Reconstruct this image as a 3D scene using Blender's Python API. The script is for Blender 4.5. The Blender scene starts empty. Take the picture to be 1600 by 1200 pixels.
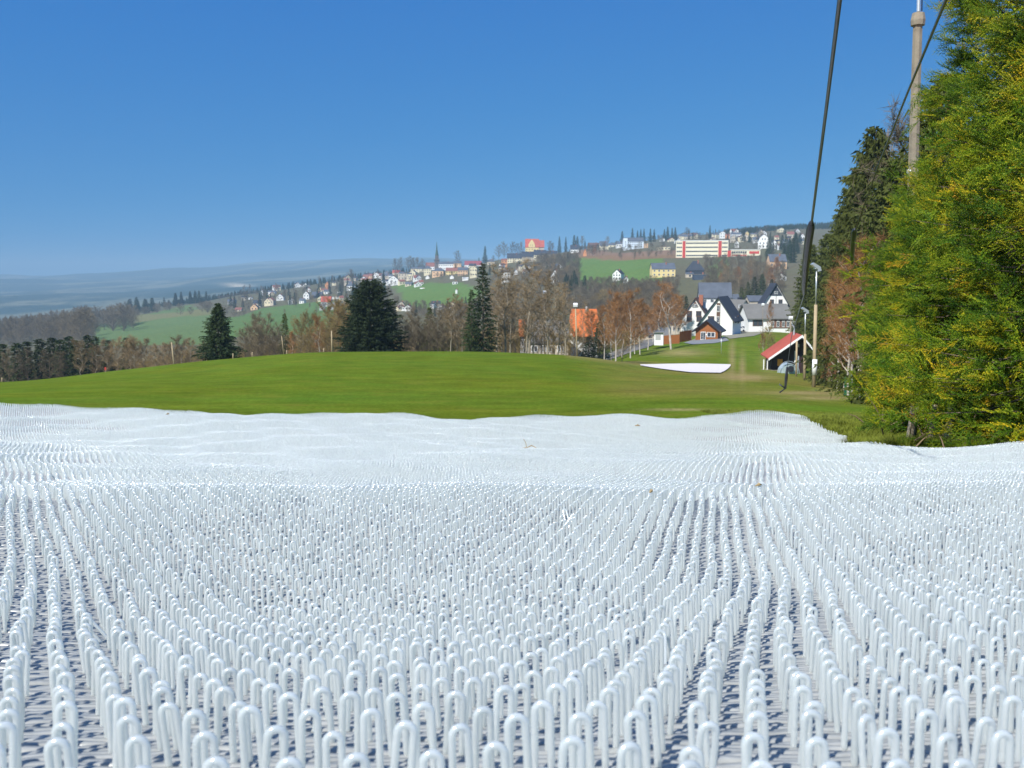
import bpy, math, random
import numpy as np
from mathutils import Vector, Matrix, Euler

S = bpy.context.scene
COL = S.collection
rad = math.radians
rng = np.random.default_rng(7)
random.seed(7)

# ------------------------------------------------------------------ camera, sky, sun, exposure
F = 1504.0                       # focal length in pixels of the 1600 px wide photograph
TH = rad(6.45)                   # camera tilted down
sT, cT = math.sin(TH), math.cos(TH)
cam_d = bpy.data.cameras.new('camera'); cam = bpy.data.objects.new('camera', cam_d); COL.objects.link(cam)
cam_d.sensor_width = 36.0; cam_d.lens = 36.0 * F / 1600.0
cam.location = (0, 0, 0); cam.rotation_euler = (math.pi / 2 - TH, 0, 0)
cam_d.clip_start = 0.02; cam_d.clip_end = 40000
cam_d.dof.use_dof = True; cam_d.dof.focus_distance = 2.2; cam_d.dof.aperture_fstop = 22.0
S.camera = cam

SUN_EL, SUN_AZ = rad(46), rad(214)          # azimuth measured clockwise from +Y (the view direction)
sun_dir = Vector((math.sin(SUN_AZ) * math.cos(SUN_EL), math.cos(SUN_AZ) * math.cos(SUN_EL), math.sin(SUN_EL)))
W = bpy.data.worlds.new('World'); S.world = W; W.use_nodes = True
nt = W.node_tree; nt.nodes.clear()
wo = nt.nodes.new('ShaderNodeOutputWorld'); bg = nt.nodes.new('ShaderNodeBackground')
sky = nt.nodes.new('ShaderNodeTexSky'); sky.sky_type = 'NISHITA'; sky.sun_disc = False
sky.sun_elevation = SUN_EL; sky.sun_rotation = SUN_AZ
sky.altitude = 900; sky.air_density = 1.0; sky.dust_density = 0.3; sky.ozone_density = 3.0
hs = nt.nodes.new('ShaderNodeHueSaturation'); hs.inputs['Saturation'].default_value = 1.15
tint = nt.nodes.new('ShaderNodeMix'); tint.data_type = 'RGBA'; tint.blend_type = 'MULTIPLY'; tint.inputs[0].default_value = 1.0
tint.inputs[7].default_value = (0.62, 0.90, 1.0, 1)
tcw = nt.nodes.new('ShaderNodeTexCoord'); vmw = nt.nodes.new('ShaderNodeVectorMath'); vmw.operation = 'ADD'; vmw.inputs[1].default_value = (0, 0, .27)
nt.links.new(tcw.outputs['Generated'], vmw.inputs[0]); nt.links.new(vmw.outputs[0], sky.inputs[0])
nt.links.new(sky.outputs[0], hs.inputs['Color']); nt.links.new(hs.outputs[0], tint.inputs[6])
sep = nt.nodes.new('ShaderNodeSeparateColor'); com = nt.nodes.new('ShaderNodeCombineColor'); nt.links.new(tint.outputs[2], sep.inputs[0])
for ci, (pw_, k_) in enumerate(((1.8, 1.2), (.9, 1.04), (.25, 2.62))):
    a1 = nt.nodes.new('ShaderNodeMath'); a1.operation = 'POWER'; a1.inputs[1].default_value = pw_; a2 = nt.nodes.new('ShaderNodeMath'); a2.operation = 'MULTIPLY'; a2.inputs[1].default_value = k_
    nt.links.new(sep.outputs[ci], a1.inputs[0]); nt.links.new(a1.outputs[0], a2.inputs[0]); nt.links.new(a2.outputs[0], com.inputs[ci])
nt.links.new(com.outputs[0], bg.inputs['Color']); bg.inputs['Strength'].default_value = 0.118
nt.links.new(bg.outputs[0], wo.inputs['Surface'])
sl = bpy.data.lights.new('sun', 'SUN'); sl.energy = 4.6; sl.angle = rad(0.5); sl.color = (1.0, 0.97, 0.89)
so = bpy.data.objects.new('sun', sl); COL.objects.link(so)
so.rotation_euler = sun_dir.to_track_quat('Z', 'Y').to_euler()
S.view_settings.view_transform = 'Standard'; S.view_settings.look = 'None'
S.view_settings.exposure = 0.55; S.view_settings.gamma = 1.0
S.cycles.use_denoising = True; S.cycles.volume_bounces = 0; S.cycles.max_bounces = 6
S.cycles.diffuse_bounces = 4; S.cycles.transparent_max_bounces = 8; S.cycles.sample_clamp_indirect = 6

# ------------------------------------------------------------------ geometry of the place
def zv(v, D):
    """height of a point at forward distance D seen at photo row v"""
    return D * np.tan(np.arctan((600.0 - v) / F) - TH)
def P(u, v, D):
    z = float(zv(v, D)); dep = D * cT - z * sT
    return Vector(((u - 800.0) / F * dep, D, z))

def pchip(xk, yk, x):
    xk = np.asarray(xk, float); yk = np.asarray(yk, float); h = np.diff(xk)
    if yk.ndim == 1: yk = yk[:, None]
    d = np.diff(yk, axis=0) / h[:, None]
    m = np.zeros_like(yk)
    for i in range(1, len(xk) - 1):
        a, b = d[i - 1], d[i]; w1 = 2 * h[i] + h[i - 1]; w2 = h[i] + 2 * h[i - 1]
        with np.errstate(divide='ignore', invalid='ignore'):
            m[i] = np.where(a * b > 0, (w1 + w2) / (w1 / a + w2 / b), 0)
    m[0] = d[0]; m[-1] = d[-1]
    x = np.clip(x, xk[0], xk[-1]); i = np.clip(np.searchsorted(xk, x) - 1, 0, len(xk) - 2)
    t = ((x - xk[i]) / h[i])[:, None]; hh = h[i][:, None]
    return (2*t**3-3*t**2+1)*yk[i] + (t**3-2*t**2+t)*hh*m[i] + (-2*t**3+3*t**2)*yk[i+1] + (t**3-t**2)*hh*m[i+1]

# rows of the ski mat's upper surface: distance -> photo row, for five columns
MU = [-700, 0, 400, 800, 1200, 1450, 1700, 2400]
MAT = [
 (0.10, [2150]*8), (0.15, [1720]*8), (0.30, [1300]*8), (0.455, [1128, 1126, 1122, 1122, 1125, 1125, 1125, 1125]),
 (0.64, [1040, 1042, 1050, 1050, 1048, 1045, 1045, 1045]), (0.92, [960, 965, 988, 985, 975, 965, 960, 960]),
 (1.20, [912, 915, 944, 938, 920, 915, 912, 912]), (1.49, [868, 870, 888, 885, 868, 865, 865, 865]),
 (1.74, [828, 830, 845, 843, 830, 828, 828, 828]), (2.03, [792, 794, 800, 802, 800, 795, 793, 793]),
 (2.3, [770, 771, 772, 774, 774, 772, 770, 770]), (2.6, [761, 762, 762, 761, 761, 759, 757, 757]),
 (2.9, [759, 760, 761, 757, 756, 753, 750, 750]), (3.2, [757, 758, 762, 758, 756, 748, 744, 742]),
 (3.5, [745, 746, 752, 754, 752, 741, 735, 733]), (3.84, [725, 726, 738, 744, 742, 732, 724, 722]),
 (4.4, [715, 717, 724, 729, 726, 720, 710, 708]),
 (5.2, [706, 708, 713, 714, 712, 709, 697, 695]), (6.2, [698, 700, 706, 704, 702, 704, 686, 684]),
 (7.2, [692, 695, 698, 697, 698, 701, 686, 684]), (8.2, [686, 689, 688, 690, 694, 692, 684, 682]),
 (9.5, [676, 679, 678, 681, 688, 683, 680, 680]), (11., [663, 666, 666, 670, 674, 676, 676, 676]),
 (12.5, [642, 649, 655, 660, 660, 670, 672, 672]), (14., [618, 628, 645, 650, 645, 664, 668, 668]),
]
GU = [-1400, -400, 0, 200, 340, 520, 700, 850, 950, 1000, 1100, 1200, 1300, 1450, 1700, 3000]
GR = {
 18:   [655, 652, 650, 652, 652, 652, 654, 655, 654, 653, 650, 651, 654, 656, 658, 660],
 28:   [640, 632, 624, 626, 628, 629, 632, 632, 631, 630, 628, 628, 636, 642, 645, 645],
 45:   [630, 618, 608, 602, 600, 597, 599, 601, 604, 605, 606, 608, 618, 625, 628, 630],
 75:   [620, 608, 601, 588, 577, 565, 566, 569, 579, 584, 588, 590, 598, 604, 608, 610],
 110:  [615, 603, 597, 577, 562, 550, 549, 553, 562, 572, 575, 579, 588, 594, 598, 600],
 150:  [640, 628, 618, 602, 588, 574, 572, 575, 568, 557, 553, 552, 566, 575, 580, 585],
 190:  [640, 632, 625, 606, 590, 575, 570, 566, 557, 545, 533, 529, 545, 556, 565, 570],
 250:  [630, 628, 620, 600, 585, 570, 560, 553, 546, 533, 521, 516, 524, 536, 545, 550],
 350:  [620, 610, 600, 585, 570, 555, 545, 535, 522, 512, 500, 492, 496, 505, 515, 520],
 500:  [600, 590, 580, 558, 543, 527, 518, 503, 488, 480, 470, 463, 462, 465, 470, 480],
 700:  [580, 570, 558, 535, 519, 502, 486, 465, 447, 438, 432, 424, 415, 410, 415, 430],
 1000: [555, 550, 540, 517, 498, 480, 450, 425, 411, 404, 402, 394, 388, 385, 385, 390],
 1300: [545, 540, 529, 499, 480, 458, 428, 404, 391, 384, 380, 373, 368, 360, 355, 360],
 1700: [545, 545, 534, 489, 468, 441, 419, 398, 386, 377, 368, 359, 353, 346, 340, 345],
 2300: [560, 558, 545, 503, 488, 466, 440, 416, 402, 390, 378, 368, 361, 352, 346, 350],
 3500: [500, 492, 486, 474, 459, 442, 427, 421, 421, 415, 405, 398, 390, 385, 380, 380],
 6000: [470, 456, 450, 446, 438, 423, 412, 415, 420, 420, 420, 415, 410, 405, 400, 400],
 10000:[445, 436, 433, 426, 417, 406, 406, 409, 415, 418, 420, 420, 420, 420, 420, 420],
 14000:[450, 440, 437, 432, 424, 414, 414, 415, 420, 424, 426, 426, 426, 426, 426, 426],
}
LD = np.linspace(math.log(0.1), math.log(14000), 620); DG = np.exp(LD)
UG = np.arange(-1400, 3001, 10.0)
def dense(rows, us, uq):
    ks = [math.log(r[0]) for r in rows]
    A = np.array([r[1] for r in rows], float)
    A = pchip(us, A.T, uq).T                       # rows x uq
    return ks, A
km, Am = dense(MAT, MU, UG)
gk, Ag = dense([(k, v) for k, v in GR.items()], GU, UG)
kk = km + gk; AA = np.vstack([Am, Ag])
VG = pchip(kk, AA, LD)                             # photo row of the ground, [distance, column]
ZG = zv(VG, DG[:, None])
ZM = zv(pchip(km, Am, LD), DG[:, None])            # the mat's surface
def und(x, y):
    a = 0.0062 + 0.0013 * np.minimum(y, 14)
    return a * (np.sin(2.1*x + 1.3*y + .5) + .7*np.sin(3.7*x - 2.3*y + 2.) + .5*np.sin(6.1*x + 5.3*y) + .45*np.sin(1.1*x-.9*y+4)) * np.clip((y - .25) / .5, 0, 1)
def bil(G, u, D):
    j = np.clip((u - UG[0]) / 10.0, 0, len(UG) - 1.001); i = np.clip((np.log(np.maximum(D, .1)) - LD[0]) / (LD[1] - LD[0]), 0, len(LD) - 1.001)
    i0 = i.astype(int); j0 = j.astype(int); a = i - i0; b = j - j0
    return (G[i0, j0]*(1-a)*(1-b) + G[i0+1, j0]*a*(1-b) + G[i0, j0+1]*(1-a)*b + G[i0+1, j0+1]*a*b)
def surf(G, x, y, off):
    x = np.asarray(x, float); y = np.asarray(y, float); z = np.zeros_like(x)
    for _ in range(3):
        dep = np.maximum(y, .1) * cT - z * sT
        u = 800 + F * x / dep; z = bil(G, u, y)
    n = np.clip((18 - y) / 4, 0, 1)
    return z + (und(x, y) - off) * n
def gz(x, y):  return float(surf(ZG, np.array([x]), np.array([y]), 0.10)[0])
def gzs(x, y): return surf(ZG, x, y, 0.10)
def mz(x, y):  return surf(ZM, x, y, 0.0) - 0.038   # the mat's backing
def Dfind(u, v, dmin=20, dmax=1640):
    j = int(round((u + 1400) / 10)); j = min(max(j, 0), len(UG) - 1)
    c = VG[:, j]; m = (DG >= dmin) & (DG <= dmax) & (c <= v)
    k = np.argmax(m)
    return float(DG[k]) if m.any() else float(dmax)
def ground(u, D):
    x = (u - 800) / F * D * cT
    for _ in range(3):
        z = gz(x, D); x = (u - 800) / F * (D * cT - z * sT)
    return Vector((x, D, z))

# ------------------------------------------------------------------ materials
def lin(r, g, b):
    f = lambda c: (c/255/12.92 if c <= 10 else ((c/255+.055)/1.055)**2.4)
    return (f(r), f(g), f(b))
MATS = {}
def mat(name, col, rough=0.7, noise=0.0, nscale=3.0, col2=None, bump=0.0, bscale=20.0, spec=0.3, trans=0.0, metal=0.0, inst=0.0, stretch=None):
    if name in MATS: return MATS[name]
    m = bpy.data.materials.new(name); m.use_nodes = True; t = m.node_tree; n = t.nodes; L = t.links
    b = n['Principled BSDF']; out = n['Material Output']
    b.inputs['Roughness'].default_value = rough; b.inputs['Specular IOR Level'].default_value = spec; b.inputs['Metallic'].default_value = metal
    c1 = (*col, 1); b.inputs['Base Color'].default_value = c1
    tc = n.new('ShaderNodeTexCoord'); mp = n.new('ShaderNodeMapping'); L.new(tc.outputs['Object'], mp.inputs[0])
    if stretch: mp.inputs['Scale'].default_value = stretch
    last = None
    if col2 is not None:
        nz = n.new('ShaderNodeTexNoise'); nz.inputs['Scale'].default_value = nscale; nz.inputs['Detail'].default_value = 6; nz.inputs['Roughness'].default_value = .65
        L.new(mp.outputs[0], nz.inputs['Vector'])
        cr = n.new('ShaderNodeMapRange'); cr.inputs[1].default_value = .35; cr.inputs[2].default_value = .65; L.new(nz.outputs['Fac'], cr.inputs[0])
        mx = n.new('ShaderNodeMix'); mx.data_type = 'RGBA'; mx.inputs[6].default_value = c1; mx.inputs[7].default_value = (*col2, 1)
        L.new(cr.outputs[0], mx.inputs[0]); last = mx.outputs[2]
        if inst:
            oi = n.new('ShaderNodeObjectInfo'); hv = n.new('ShaderNodeHueSaturation')
            ma = n.new('ShaderNodeMapRange'); ma.inputs[3].default_value = 1 - inst; ma.inputs[4].default_value = 1 + inst
            L.new(oi.outputs['Random'], ma.inputs[0]); L.new(ma.outputs[0], hv.inputs['Value']); L.new(last, hv.inputs['Color']); last = hv.outputs[0]
        L.new(last, b.inputs['Base Color'])
    if bump:
        n2 = n.new('ShaderNodeTexNoise'); n2.inputs['Scale'].default_value = bscale; n2.inputs['Detail'].default_value = 4; L.new(mp.outputs[0], n2.inputs['Vector'])
        bp = n.new('ShaderNodeBump'); bp.inputs['Strength'].default_value = bump; bp.inputs['Distance'].default_value = 0.02
        L.new(n2.outputs['Fac'], bp.inputs['Height']); L.new(bp.outputs[0], b.inputs['Normal'])
    if trans:
        tr = n.new('ShaderNodeBsdfTranslucent'); tr.inputs[0].default_value = c1
        if last is not None: L.new(last, tr.inputs[0])
        ms = n.new('ShaderNodeMixShader'); ms.inputs[0].default_value = trans
        L.new(b.outputs[0], ms.inputs[1]); L.new(tr.outputs[0], ms.inputs[2]); L.new(ms.outputs[0], out.inputs['Surface'])
    MATS[name] = m; return m

# ------------------------------------------------------------------ mesh helpers
def link(o, parent=None):
    COL.objects.link(o)
    if parent is not None: o.parent = parent
    return o
def tag(o, label=None, cat=None, group=None, kind=None):
    if label: o['label'] = label
    if cat: o['category'] = cat
    if group: o['group'] = group
    if kind: o['kind'] = kind
    return o
def thing(name, loc, label, cat, group=None, rz=0.0):
    o = bpy.data.objects.new(name, None); o.empty_display_size = .2; link(o)
    o.location = loc; o.rotation_euler = (0, 0, rz)
    return tag(o, label, cat, group)
def meshdata(name, v, f, m, smooth=False):
    me = bpy.data.meshes.new(name)
    if isinstance(f, np.ndarray):
        v = np.asarray(v, np.float32); n = f.shape[1]
        me.vertices.add(len(v)); me.vertices.foreach_set('co', v.ravel())
        me.loops.add(f.size); me.loops.foreach_set('vertex_index', f.astype(np.int32).ravel())
        me.polygons.add(len(f)); me.polygons.foreach_set('loop_start', np.arange(0, f.size, n, dtype=np.int32))
        me.update(calc_edges=True)
    else:
        me.from_pydata([tuple(p) for p in v], [], f); me.update()
    if smooth: me.polygons.foreach_set('use_smooth', np.ones(len(me.polygons), bool))
    for x in (m if isinstance(m, (list, tuple)) else [m]): me.materials.append(x)
    return me
def obj(name, me, parent=None, loc=(0, 0, 0), rot=(0, 0, 0), scale=(1, 1, 1)):
    o = bpy.data.objects.new(name, me); link(o, parent); o.location = loc; o.rotation_euler = rot; o.scale = scale
    return o
class MB:
    def __init__(s): s.v = []; s.f = []
    def add(s, v, f):
        k = len(s.v); s.v += [tuple(p) for p in v]; s.f += [tuple(i + k for i in q) for q in f]; return s
    def box(s, x0, x1, y0, y1, z0, z1):
        return s.add([(x0,y0,z0),(x1,y0,z0),(x1,y1,z0),(x0,y1,z0),(x0,y0,z1),(x1,y0,z1),(x1,y1,z1),(x0,y1,z1)],
                     [(0,3,2,1),(4,5,6,7),(0,1,5,4),(1,2,6,5),(2,3,7,6),(3,0,4,7)])
    def prism(s, poly, y0, y1):           # polygon in xz, extruded along y
        n = len(poly)
        return s.add([(x, y0, z) for x, z in poly] + [(x, y1, z) for x, z in poly],
                     [tuple(range(n)), tuple(range(2*n-1, n-1, -1))] + [(i, i+n, (i+1) % n + n, (i+1) % n) for i in range(n)])
    def prismx(s, poly, x0, x1):          # polygon in yz, extruded along x
        n = len(poly)
        return s.add([(x0, y, z) for y, z in poly] + [(x1, y, z) for y, z in poly],
                     [tuple(range(n-1, -1, -1)), tuple(range(n, 2*n))] + [(i, (i+1) % n, (i+1) % n + n, i+n) for i in range(n)])
    def tube(s, pts, rs, n=6, cap=True):
        pts = [Vector(p) for p in pts]; rings = []
        for i, p in enumerate(pts):
            d = (pts[min(i+1, len(pts)-1)] - pts[max(i-1, 0)]).normalized()
            a = d.cross(Vector((0, 0, 1)) if abs(d.z) < .95 else Vector((0, 1, 0))).normalized(); b = d.cross(a)
            r = rs[i] if isinstance(rs, (list, tuple)) else rs
            rings.append([p + (a*math.cos(2*math.pi*j/n) + b*math.sin(2*math.pi*j/n))*r for j in range(n)])
        v = [q for r in rings for q in r]; f = []
        for i in range(len(pts)-1):
            for j in range(n): f.append((i*n+j, i*n+(j+1) % n, (i+1)*n+(j+1) % n, (i+1)*n+j))
        if cap: f += [tuple(range(n-1, -1, -1)), tuple(range(len(v)-n, len(v)))]
        return s.add(v, f)
    def obj(s, name, m, parent=None, smooth=False, **k): return obj(name, meshdata(name, s.v, s.f, m, smooth), parent, **k)

def scatter(o, src, pts, rots, scl):
    """real geometry nodes: the source mesh on every point"""
    me = o.data
    a = me.attributes.new('rot', 'FLOAT_VECTOR', 'POINT'); a.data.foreach_set('vector', np.asarray(rots, np.float32).ravel())
    a = me.attributes.new('scl', 'FLOAT', 'POINT'); a.data.foreach_set('value', np.asarray(scl, np.float32))
    g = bpy.data.node_groups.new('scatter', 'GeometryNodeTree')
    g.interface.new_socket('Geometry', in_out='INPUT', socket_type='NodeSocketGeometry')
    g.interface.new_socket('Geometry', in_out='OUTPUT', socket_type='NodeSocketGeometry')
    N = g.nodes; L = g.links
    i = N.new('NodeGroupInput'); q = N.new('NodeGroupOutput'); p = N.new('GeometryNodeInstanceOnPoints')
    oi = N.new('GeometryNodeObjectInfo'); oi.inputs['Object'].default_value = src; oi.transform_space = 'ORIGINAL'
    if 'As Instance' in oi.inputs: oi.inputs['As Instance'].default_value = True
    r = N.new('GeometryNodeInputNamedAttribute'); r.data_type = 'FLOAT_VECTOR'; r.inputs[0].default_value = 'rot'
    s = N.new('GeometryNodeInputNamedAttribute'); s.data_type = 'FLOAT'; s.inputs[0].default_value = 'scl'
    L.new(i.outputs[0], p.inputs['Points']); L.new(oi.outputs['Geometry'], p.inputs['Instance'])
    L.new(r.outputs[0], p.inputs['Rotation']); L.new(s.outputs[0], p.inputs['Scale']); L.new(p.outputs[0], q.inputs[0])
    md = o.modifiers.new('scatter', 'NODES'); md.node_group = g
def points_mesh(name, pts):
    me = bpy.data.meshes.new(name); me.vertices.add(len(pts)); me.vertices.foreach_set('co', np.asarray(pts, np.float32).ravel()); me.update(); return me
# ------------------------------------------------------------------ the ground
def inpoly(u, v, poly):
    c = np.zeros(u.shape, bool); n = len(poly)
    for i in range(n):
        x1, y1 = poly[i]; x2, y2 = poly[(i+1) % n]
        t = ((y1 > v) != (y2 > v)) & (u < (x2-x1)*(v-y1)/(y2-y1+1e-9)+x1); c ^= t
    return c
us = np.concatenate([np.arange(-1400, -200, 40), np.arange(-200, 1900, 8), np.arange(1900, 3001, 50)]).astype(float)
Ds = np.exp(np.concatenate([np.linspace(math.log(.1), math.log(14), 90), np.linspace(math.log(14.2), math.log(2400), 330), np.linspace(math.log(2450), math.log(13900), 80)]))
UU, DD = np.meshgrid(us, Ds)
ZZ = bil(ZG, UU, DD); dep = DD * cT - ZZ * sT; XX = (UU - 800) / F * dep
ZZ = gzs(XX, DD); VV = 600 - F * np.tan(np.arctan2(ZZ, DD) + TH)
nx, ny = len(us), len(Ds)
amp = np.clip((DD - 300) / 900, 0, 1) * 2.5
ZZ = ZZ + amp * (np.sin(XX/37+DD/61) * np.sin(DD/43 - XX/71 + 1))
af = np.clip((DD-2600)/1500, 0, 1)*np.clip(DD/6000, .4, 1.3)*17
ZZ = ZZ + af*(np.sin(XX/530+DD/900+1)*np.sin(DD/610-XX/1400)+.5*np.sin(XX/210-DD/480)*np.sin(DD/270+XX/390))
idx = np.arange(nx*ny).reshape(ny, nx)
fc = np.stack([idx[:-1, :-1], idx[:-1, 1:], idx[1:, 1:], idx[1:, :-1]], -1).reshape(-1, 4)
col = np.zeros((ny, nx, 3)); col[:] = (.100, .155, .018)
def lerp(mask, c):
    m = np.clip(mask, 0, 1)[..., None]; col[:] = col*(1-m) + np.array(c)*m
def sm(x, a, b): t = np.clip((x-a)/(b-a), 0, 1); return t*t*(3-2*t)
n1 = .5+.5*np.sin(XX/6.3+np.sin(DD/9)*2)*np.sin(DD/11+np.sin(XX/5.1)*1.5)
n2 = .5+.5*np.sin(XX/31+np.sin(DD/57)*2)*np.sin(DD/73+np.sin(XX/29)*1.5)
lerp(n1*.30*(DD < 200), (.13, .13, .006)); lerp(n2*.35*(DD < 200), (.080, .130, .010))
# worn, straw-coloured bits on the run-out to the right
lerp(sm(UU, 880, 1010)*sm(DD, 26, 40)*sm(115-DD, 0, 30)*(.25+.45*n1), (.19, .16, .045))
lerp(np.exp(-((VV-(553+np.abs(UU-880)*.125))/5.)**2)*(UU > 880)*(UU < 1190)*(DD > 60)*(DD < 130)*.55, (.27, .2, .09))
for pu, pv, ru, rv in [(1065, 551, 40, 6), (1205, 566, 16, 14), (1160, 590, 45, 4), (1255, 614, 60, 3), (1330, 612, 50, 7), (1145, 560, 4, 30), (1160, 575, 4, 22), (1290, 622, 60, 3), (1060, 640, 50, 2)]:
    lerp(np.exp(-((UU-pu)/ru)**2-((VV-pv)/rv)**2)*(DD > 20)*(DD < 200)*.7, (.30, .23, .11))
# beyond the meadow: rough ground, gardens, fields
lerp((DD > 135)*(UU < 930)*1.0, (.085, .08, .045)); lerp(sm(DD, 220, 300)*1.0, (.115, .10, .07))
lerp(sm(DD, 240, 400)*n2*.3, (.09, .115, .05))
G1 = (.10, .17, .045)
def patch(poly, c, k=1.0): lerp(inpoly(UU, VV, poly)*(DD > 200)*k, c)
patch([(885, 408), (930, 403), (1035, 404), (1035, 440), (900, 452)], G1)
patch([(895, 398), (1060, 398), (1060, 404), (895, 405)], (.20, .12, .07)); patch([(900, 393), (1060, 392), (1060, 398), (900, 399)], (.21, .13, .09))
patch([(612, 445), (720, 441), (760, 455), (720, 478), (640, 480)], G1)
patch([(150, 508), (220, 492), (300, 478), (330, 492), (340, 540), (150, 540)], (.10, .155, .06)); patch([(200, 497), (330, 482), (350, 490), (210, 505)], (.15, .15, .07))
patch([(350, 500), (430, 478), (520, 470), (560, 485), (500, 520), (350, 530)], (.09, .155, .05))
patch([(1120, 400), (1140, 400), (1140, 440), (1100, 440)], (.09, .13, .04))
patch([(1190, 500), (1235, 500), (1235, 560), (1190, 560)], (.12, .15, .02))
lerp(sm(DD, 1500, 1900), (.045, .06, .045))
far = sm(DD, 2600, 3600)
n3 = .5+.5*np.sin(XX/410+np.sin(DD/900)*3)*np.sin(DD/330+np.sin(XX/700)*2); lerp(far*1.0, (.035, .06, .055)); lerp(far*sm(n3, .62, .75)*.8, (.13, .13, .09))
f2 = np.exp(-((UU-375)/32)**2-((VV-445)/2.6)**2)*(DD > 2500); lerp(f2, (.50, .42, .30))
f3 = np.exp(-((UU-110)/70)**2-((VV-458)/8)**2)*(DD > 2500); lerp(f3*.35, (.34, .28, .2))
gm = bpy.data.materials.new('ground'); gm.use_nodes = True; t = gm.node_tree; N = t.nodes; L = t.links; b = N['Principled BSDF']
b.inputs['Roughness'].default_value = .95; b.inputs['Specular IOR Level'].default_value = .0
at = N.new('ShaderNodeAttribute'); at.attribute_name = 'Col'; tc = N.new('ShaderNodeTexCoord')
def noise(sc, det, dist=0, vec=None, st=None):
    q = N.new('ShaderNodeTexNoise'); q.inputs['Scale'].default_value = sc; q.inputs['Detail'].default_value = det; q.inputs['Roughness'].default_value = .7
    mp = N.new('ShaderNodeMapping'); mp.inputs['Scale'].default_value = st or (1, 1, 1); L.new(tc.outputs['Object'], mp.inputs[0]); L.new(mp.outputs[0], q.inputs[0]); return q.outputs['Fac']
def rng_(f, a, b_, c, d):
    q = N.new('ShaderNodeMapRange'); q.inputs[1].default_value = a; q.inputs[2].default_value = b_; q.inputs[3].default_value = c; q.inputs[4].default_value = d; L.new(f, q.inputs[0]); return q.outputs[0]
hv = N.new('ShaderNodeHueSaturation'); L.new(at.outputs['Color'], hv.inputs['Color'])
mm = N.new('ShaderNodeMath'); mm.operation = 'MULTIPLY'
L.new(rng_(noise(.35, 8), .3, .7, .72, 1.28), mm.inputs[0]); L.new(rng_(noise(9, 5, st=(1, .35, 1)), .3, .7, .68, 1.32), mm.inputs[1]); L.new(mm.outputs[0], hv.inputs['Value'])
L.new(rng_(noise(.12, 6), .35, .65, .485, .515), hv.inputs['Hue'])
mxs = N.new('ShaderNodeMix'); mxs.data_type = 'RGBA'; mxs.inputs[7].default_value = (.19, .17, .03, 1)
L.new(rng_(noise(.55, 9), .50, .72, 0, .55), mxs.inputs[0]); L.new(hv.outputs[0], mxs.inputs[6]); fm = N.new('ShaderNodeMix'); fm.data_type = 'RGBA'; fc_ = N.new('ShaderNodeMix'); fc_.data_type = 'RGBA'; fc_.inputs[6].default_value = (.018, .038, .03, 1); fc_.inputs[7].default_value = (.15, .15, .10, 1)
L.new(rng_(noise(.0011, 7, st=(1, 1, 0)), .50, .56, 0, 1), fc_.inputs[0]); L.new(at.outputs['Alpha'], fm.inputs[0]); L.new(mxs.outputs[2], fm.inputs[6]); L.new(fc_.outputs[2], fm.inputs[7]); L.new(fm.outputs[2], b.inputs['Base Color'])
bp = N.new('ShaderNodeBump'); bp.inputs['Strength'].default_value = .6; bp.inputs['Distance'].default_value = .06; L.new(noise(5, 8), bp.inputs['Height']); L.new(bp.outputs[0], b.inputs['Normal'])
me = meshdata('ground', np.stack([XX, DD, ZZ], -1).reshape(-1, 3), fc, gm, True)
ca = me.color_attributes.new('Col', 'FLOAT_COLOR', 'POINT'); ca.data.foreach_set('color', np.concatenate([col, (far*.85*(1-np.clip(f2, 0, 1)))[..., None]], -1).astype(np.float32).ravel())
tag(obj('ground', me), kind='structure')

def sheet(name, poly_uv, m, off, kind='structure', label=None, cat=None, thick=.02, dmin=20):
    """a strip of surface following the ground: list of (left, right) point pairs"""
    L_ = []; 
    for (a, b_) in poly_uv:
        A = ground(a[0], Dfind(a[0], a[1], dmin)); B = ground(b_[0], Dfind(b_[0], b_[1], dmin)); L_.append((A, B))
    rows = []
    for i in range(len(L_)-1):
        n = 10
        for k in range(n + (i == len(L_)-2)):
            f = k/n; A = L_[i][0].lerp(L_[i+1][0], f); B = L_[i][1].lerp(L_[i+1][1], f)
            rows.append([A.lerp(B, j/6) for j in range(7)])
    V = [(p.x, p.y, gz(p.x, p.y)+off) for r in rows for p in r]
    fs = [(i*7+j, i*7+j+1, (i+1)*7+j+1, (i+1)*7+j) for i in range(len(rows)-1) for j in range(6)]
    o = obj(name, meshdata(name, V, fs, m)); return tag(o, label, cat, None, kind)

asph = mat('asphalt', (.16, .155, .145), .9, col2=(.21, .20, .18), nscale=.6)
sheet('road', [((925, 558), (948, 563)), ((955, 550), (985, 553)), ((985, 540), (1012, 544)), ((1008, 527), (1036, 532)), ((1040, 513), (1060, 517)), ((1072, 501), (1085, 505))], asph, .12, dmin=135)
sheet('lane', [((1128, 524), (1140, 531)), ((1158, 517), (1178, 526)), ((1192, 508), (1200, 518)), ((1225, 501), (1232, 508)), ((1245, 497), (1250, 503))], mat('lane', (.28, .25, .2), .9, col2=(.2, .2, .12), nscale=.8), .10, dmin=135)
sheet('path', [((1068, 536), (1082, 539)), ((1090, 531), (1095, 538)), ((1112, 530), (1116, 537)), ((1132, 527), (1139, 533))], mat('gravel', (.25, .26, .27), .95, col2=(.17, .17, .17), nscale=2), .10, dmin=120)

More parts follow.
